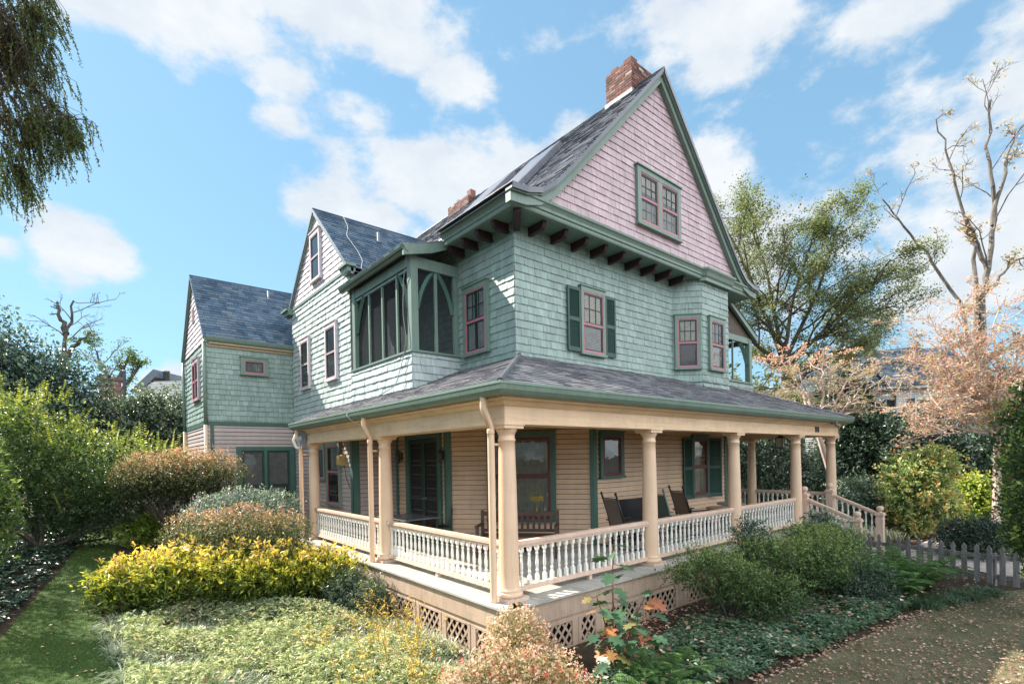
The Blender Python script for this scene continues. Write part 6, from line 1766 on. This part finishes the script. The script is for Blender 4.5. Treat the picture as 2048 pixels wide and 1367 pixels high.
# ------------------------------------------------------------------ things far behind
SID = m_paint('white_siding', (.66, .65, .62), .5, .04, .08)
nb = thing('neighbour_house', 'white clapboard house with dark shutters and blue grey roof behind the trees', 'house', (34, 2, -.82))
nf = Fr((31.9, 2.9, 0), (.64, -.77, 0))      # right hand face
mb = MB()
shingles(mb, nf, rect(0, 4.2, -.8, 5.7), .13, None, .02, seed=3)
fb = Fr((31.9 - .64 * 4.5 * .35, 2.9 + 4.5, 0), (.64 * .35, -1, 0)); LB = math.hypot(4.5, 4.5 * .64 * .35)
shingles(mb, fb, rect(0, LB, -.8, 5.7), .13, None, .02, seed=4)
mb.build('wall', SID, nb)
mb = MB(); nf.box(mb, -.6, 4.4, 5.65, 5.8, -.3, .45); fb.box(mb, -.3, LB + .3, 5.65, 5.8, -.3, .45); mb.build('eave', SID, nb)
mb = MB(); v = -nf.n * 3 + A(0, 0, 2.6); L = np.linalg.norm(v); shingles(mb, Fr(nf.pt(-.6, 5.8, .5), nf.u, v), rect(0, 5.0, 0, L), .2, (.2, .4), .02)
v = -fb.n * 3 + A(0, 0, 2.6); shingles(mb, Fr(fb.pt(-.3, 5.8, .5), fb.u, v), rect(0, LB + 1.6, 0, L), .2, (.2, .4), .02); mb.build('roof', ROOFB, nb)
for f, a in ((nf, .7), (fb, LB - 1.6)):
    window(f, a + .4, a + 1.15, 3.6, 5.0, nb, .08, SID, SID, up=(3, 2), lo=(3, 2), cover=[('curtain', 0, 1, 0, 1, GREYB)])
    for q in (a - .05, a + 1.25):
        mb = MB(); f.box(mb, q, q + .36, 3.55, 5.05, .03, .07); mb.build('shutter', BLK, nb)
mb = MB(); mb.tube([nf.pt(-.02, 5.6, .12), nf.pt(-.02, -.8, .12)], .06, 8); mb.build('downspout', m_flat('brown_pipe', (.14, .07, .05), .5), nb)
rh = thing('brick_house', 'distant house showing only a red brick chimney and roof edge above the hedge', 'house', (-3.2, 39.5, 0))
chimney(-3.85, -2.65, 38.3, 39.3, 4.0, 7.95, 'chimney', rh)
mb = MB(); mb.box(-3.95, -2.55, 38.2, 39.4, 7.8, 8.05); mb.build('chimney_cap', m_flat('dark_cap', (.12, .09, .08), .8), rh)
mb = MB(); mb.prism([(-7, 38.9, 4.0), (-7, 41.9, 6.8), (-7, 44.9, 4.0)], (7, 0, 0)); mb.build('roof', ROOFB, rh)
mb = MB(); mb.box(-6.8, -.2, 39.2, 44.6, -.3, 4.0); mb.build('wall', BRICK, rh)
wh = thing('white_house', 'far white gabled house with steel vents above the grey green hedge', 'house', (-.6, 39, 0))
mb = MB(); F_ = Fr((-1.75, 38.9, 0), (.77, -.64, 0)); shingles(mb, F_, [(0, 0), (3.4, 0), (3.4, 7.9), (1.25, 7.9), (0, 7.2)], .16, None, .02); mb.build('wall', SID, wh)
mb = MB(); mb.prism([F_.pt(-.5, 7.2, .1), F_.pt(1.25, 8.75, .1), F_.pt(1.35, 8.2, .1), F_.pt(.2, 7.2, .1)], -F_.n * 4); mb.build('roof', ROOF, wh)
for a, b0, b1, r in ((1.75, 7.9, 8.7, .2), (-1.25, 6.5, 8.8, .11)):
    mb = MB(); mb.lathe([(r, b0), (r, b1 - .1), (r * 1.2, b1 - .1), (r * 1.2, b1), (r * .8, b1 + .03)], F_.pt(a, 0, -.5), 14); mb.build('vent_pipe', METAL, wh, smooth=True)
# stone steps and timber screen at the head of the path
STONE = m_flat('grey_stone', (.17, .155, .14), .9, nz=.35, ns=6)
sw = thing('garden_steps', 'low weathered stone steps at the head of the grass path', 'steps', (-2.6, 17.6, -.22))
for i, (z0, z1, y) in enumerate(((-.3, -.05, 17.4), (-.05, .18, 17.8), (.18, .36, 18.2))):
    mb = MB(); mb.box(-4.2, -1.0, y, y + .6, z0, z1); mb.build('step', STONE, sw)
sc = thing('timber_screen', 'dark timber screen fence behind the stone steps', 'fence', (-2.4, 19.4, -.2))
for i in range(14): mb = MB(); mb.box(-3.9 + i * .21, -3.9 + i * .21 + .19, 19.2, 19.23, -.25, 1.3); mb.build('board', OLDW, sc)

# far woods: one mass of foliage closing the horizon
g = np.random.default_rng(55); lv = Leaves(); EL = []
for i in range(26):
    a = (-6 + i * 1.45) * DEG; d = 62 + 14 * g.random(); EL.append((-4.6 + math.sin(a) * d, -5.7 + math.cos(a) * d, 2.5 + g.random() * 1.5, 3.5, 3.8 + 1.5 * g.random()))
for i in range(30):
    a = (58 + i * 1.5) * DEG; d = 46 + 14 * g.random(); EL.append((-4.6 + math.sin(a) * d, -5.7 + math.cos(a) * d, 3 + g.random() * 2.0, 3.3, 4.2 + 2.0 * g.random()))
foliage(lv, EL, 60000, .5, .3, g, lambda P, O, r, g: .45 + .2 * np.sin(P[:, 0] * .3) + g.normal(size=len(P)) * .2, shell=.3, lump=.3, freq=5, clump=4, spread=.6)
lv.build('distant_woods', L_GREY, None, kind='stuff', label='far grey green woods closing the horizon', category='woods')
SUN_E, SKY_E, EXPO = 5.0, .12, 1.25
SKY_TINT = (.70, .96, 1.03); CLOUD = 3.5; BACK_FILL = 3.4; SKY_G = .4; SKY_M = (1.14, 1.55, 1.82)
# ------------------------------------------------------------------ camera, sun, sky
def cam_axes(yaw, pitch, roll):
    f = A(math.sin(yaw) * math.cos(pitch), math.cos(yaw) * math.cos(pitch), math.sin(pitch))
    r = A(math.cos(yaw), -math.sin(yaw), 0); u = np.cross(r, f)
    return math.cos(roll) * r + math.sin(roll) * u, -math.sin(roll) * r + math.cos(roll) * u, f
r_, u_, f_ = cam_axes(39.899 * DEG, -.4505 * DEG, -1.065 * DEG)
cd = bpy.data.cameras.new('camera'); co = bpy.data.objects.new('camera', cd); COL.objects.link(co)
M = Matrix.Identity(4)
for i in range(3):
    M[i][0] = r_[i]; M[i][1] = u_[i]; M[i][2] = -f_[i]
M.translation = (-4.64, -5.66, 2.02)
co.matrix_world = M
cd.sensor_width = 36; cd.lens = 1020.2 / 2048 * 36; cd.shift_x = 0; cd.shift_y = (923.7 - 683.5) / 2048
cd.clip_start = .05; cd.clip_end = 3000
SC.camera = co

SUN_AZ, SUN_EL = -26.0, 40.0         # azimuth from +Y towards +X
sd = bpy.data.lights.new('sun', 'SUN'); so = bpy.data.objects.new('sun', sd); COL.objects.link(so)
sd.energy = SUN_E; sd.angle = .5 * DEG; sd.color = (1, .93, .82)
sv = A(math.sin(SUN_AZ * DEG) * math.cos(SUN_EL * DEG), math.cos(SUN_AZ * DEG) * math.cos(SUN_EL * DEG), math.sin(SUN_EL * DEG))
so.rotation_euler = Vector(sv).to_track_quat('Z', 'Y').to_euler()
so.location = (-20, 30, 30)

w = bpy.data.worlds.new('World'); SC.world = w; w.use_nodes = True
nt = w.node_tree; nt.nodes.clear()
def N(typ, **k):
    n = nt.nodes.new(typ)
    for a, b in k.items(): setattr(n, a, b)
    return n
def Mt(op, a, b=None, clamp=False):
    n = N('ShaderNodeMath', operation=op, use_clamp=clamp)
    for i, q in enumerate((a, b)):
        if q is None: continue
        if isinstance(q, (int, float)): n.inputs[i].default_value = q
        else: nt.links.new(q, n.inputs[i])
    return n.outputs[0]
out = N('ShaderNodeOutputWorld'); bg = N('ShaderNodeBackground'); bg.inputs['Strength'].default_value = SKY_E
sky = N('ShaderNodeTexSky', sky_type='NISHITA'); sky.sun_disc = False
sky.sun_elevation = SUN_EL * DEG; sky.sun_rotation = SUN_AZ * DEG
sky.air_density = 1.0; sky.dust_density = .25; sky.ozone_density = 1.6
tc = N('ShaderNodeTexCoord'); sep = N('ShaderNodeSeparateXYZ'); nt.links.new(tc.outputs['Generated'], sep.inputs[0])
X, Y, Z = sep.outputs
az = Mt('MULTIPLY', Mt('ARCTAN2', X, Y), 180 / PI); el = Mt('MULTIPLY', Mt('ARCSINE', Z), 180 / PI)
def noise(scale, detail, rough, stretch=(1, 1, 1.6), dist=0.0):
    mp = N('ShaderNodeMapping'); mp.inputs['Scale'].default_value = stretch; nt.links.new(tc.outputs['Generated'], mp.inputs[0])
    n = N('ShaderNodeTexNoise'); n.inputs['Scale'].default_value = scale; n.inputs['Detail'].default_value = detail; n.inputs['Roughness'].default_value = rough
    n.inputs['Distortion'].default_value = dist
    nt.links.new(mp.outputs[0], n.inputs['Vector']); return n.outputs['Fac']
n1 = noise(6.5, 12, .6, (1, 1, 1.7)); n2 = noise(9.0, 7, .6)
# banks of cloud, unseen rear ones added as fill: azimuth, elevation, half widths (degrees), weight
CL = [(6.5, 36.5, 15, 4.6, 1), (20.7, 39.6, 16, 4.0, 1), (35.4, 35.9, 5, 2.6, .9), (15, 34.6, 5.5, 2.6, .85), (16.5, 31.4, 4.2, 2.4, .6), (24.5, 32.6, 8, 2.6, .62), (33.6, 28.0, 17, 5.2, 1.05),
      (25.9, 25.0, 10, 4.2, .8), (.2, 18.2, 4.5, 2.9, 1.05), (-4.8, 17.2, 1.8, 1.4, .8), (63.2, 37.3, 13, 4.4, 1.05), (79, 34.5, 10, 3.4, .8), (60.6, 26.5, 6.5, 5.2, 1), (80.7, 16.5, 9, 6.5, 1.1), (84, 27, 5, 5, .7),
      (63.1, 31.4, 5, 1.8, .42), (5.8, 7.8, 4, 2.2, .7), (65.3, 20, 4, 4, .9), (49.2, 30.5, 11, 4.6, .6), (44, 38.5, 8, 3, .6), (-60, 28, 26, 9, .9), (150, 32, 75, 34, 1.3), (-140, 40, 50, 34, 1.3), (100, 56, 40, 14, 1)]
tot = None
for a0, e0, ra, re, wt in CL:
    dx = Mt('DIVIDE', Mt('SUBTRACT', az, a0), ra); dy = Mt('DIVIDE', Mt('SUBTRACT', el, e0), re)
    b = Mt('MULTIPLY', Mt('SUBTRACT', 1.35, Mt('SQRT', Mt('ADD', Mt('MULTIPLY', dx, dx), Mt('MULTIPLY', dy, dy)))), wt)
    tot = b if tot is None else Mt('MAXIMUM', tot, b)
dens = Mt('ADD', Mt('MAXIMUM', tot, -.35), Mt('MULTIPLY', Mt('SUBTRACT', n1, .5), 3.0))
mr = N('ShaderNodeMapRange', interpolation_type='SMOOTHSTEP'); nt.links.new(dens, mr.inputs[0])
mr.inputs[1].default_value = .28; mr.inputs[2].default_value = .85; mr.inputs[3].default_value = 0; mr.inputs[4].default_value = .93
# sky colour: graded towards the photographed cyan blue
hs = N('ShaderNodeMix', data_type='RGBA', blend_type='MULTIPLY'); hs.inputs[0].default_value = 1
nt.links.new(sky.outputs[0], hs.inputs[6]); hs.inputs[7].default_value = (*SKY_TINT, 1)
gm = N('ShaderNodeGamma'); gm.inputs[1].default_value = SKY_G; nt.links.new(hs.outputs[2], gm.inputs[0])
h2 = N('ShaderNodeMix', data_type='RGBA', blend_type='MULTIPLY'); h2.inputs[0].default_value = 1; nt.links.new(gm.outputs[0], h2.inputs[6]); h2.inputs[7].default_value = (*SKY_M, 1)
cc = N('ShaderNodeMix', data_type='RGBA'); mr2 = N('ShaderNodeMapRange'); nt.links.new(n2, mr2.inputs[0])
mr2.inputs[1].default_value = .35; mr2.inputs[2].default_value = .65
cc.inputs[6].default_value = (*[q * CLOUD for q in (.80, .86, .93)], 1); cc.inputs[7].default_value = (*[q * CLOUD for q in (.97, 1.0, 1.02)], 1)
nt.links.new(mr2.outputs[0], cc.inputs[0])
# clouds behind the camera brightened as added fill for the shaded front
bk = N('ShaderNodeMapRange', interpolation_type='SMOOTHSTEP'); nt.links.new(Mt('MULTIPLY', Y, -1), bk.inputs[0])
bk.inputs[1].default_value = .1; bk.inputs[2].default_value = .7; bk.inputs[3].default_value = 1; bk.inputs[4].default_value = BACK_FILL
cm = N('ShaderNodeVectorMath', operation='SCALE'); nt.links.new(cc.outputs[2], cm.inputs[0]); nt.links.new(bk.outputs[0], cm.inputs['Scale'])
mx = N('ShaderNodeMix', data_type='RGBA'); nt.links.new(mr.outputs[0], mx.inputs[0]); nt.links.new(h2.outputs[2], mx.inputs[6]); nt.links.new(cm.outputs[0], mx.inputs[7])
nt.links.new(mx.outputs[2], bg.inputs[0]); nt.links.new(bg.outputs[0], out.inputs[0])

SC.view_settings.view_transform = 'Standard'; SC.view_settings.look = 'None'; SC.view_settings.gamma = 1
SC.view_settings.use_curve_mapping = False
SC.view_settings.exposure = EXPO
SC.render.engine = 'CYCLES'
cy = SC.cycles
cy.max_bounces = 6; cy.diffuse_bounces = 3; cy.glossy_bounces = 3; cy.transmission_bounces = 4; cy.transparent_max_bounces = 12
cy.use_denoising = True; cy.caustics_reflective = False; cy.caustics_refractive = False
cy.sample_clamp_indirect = 6
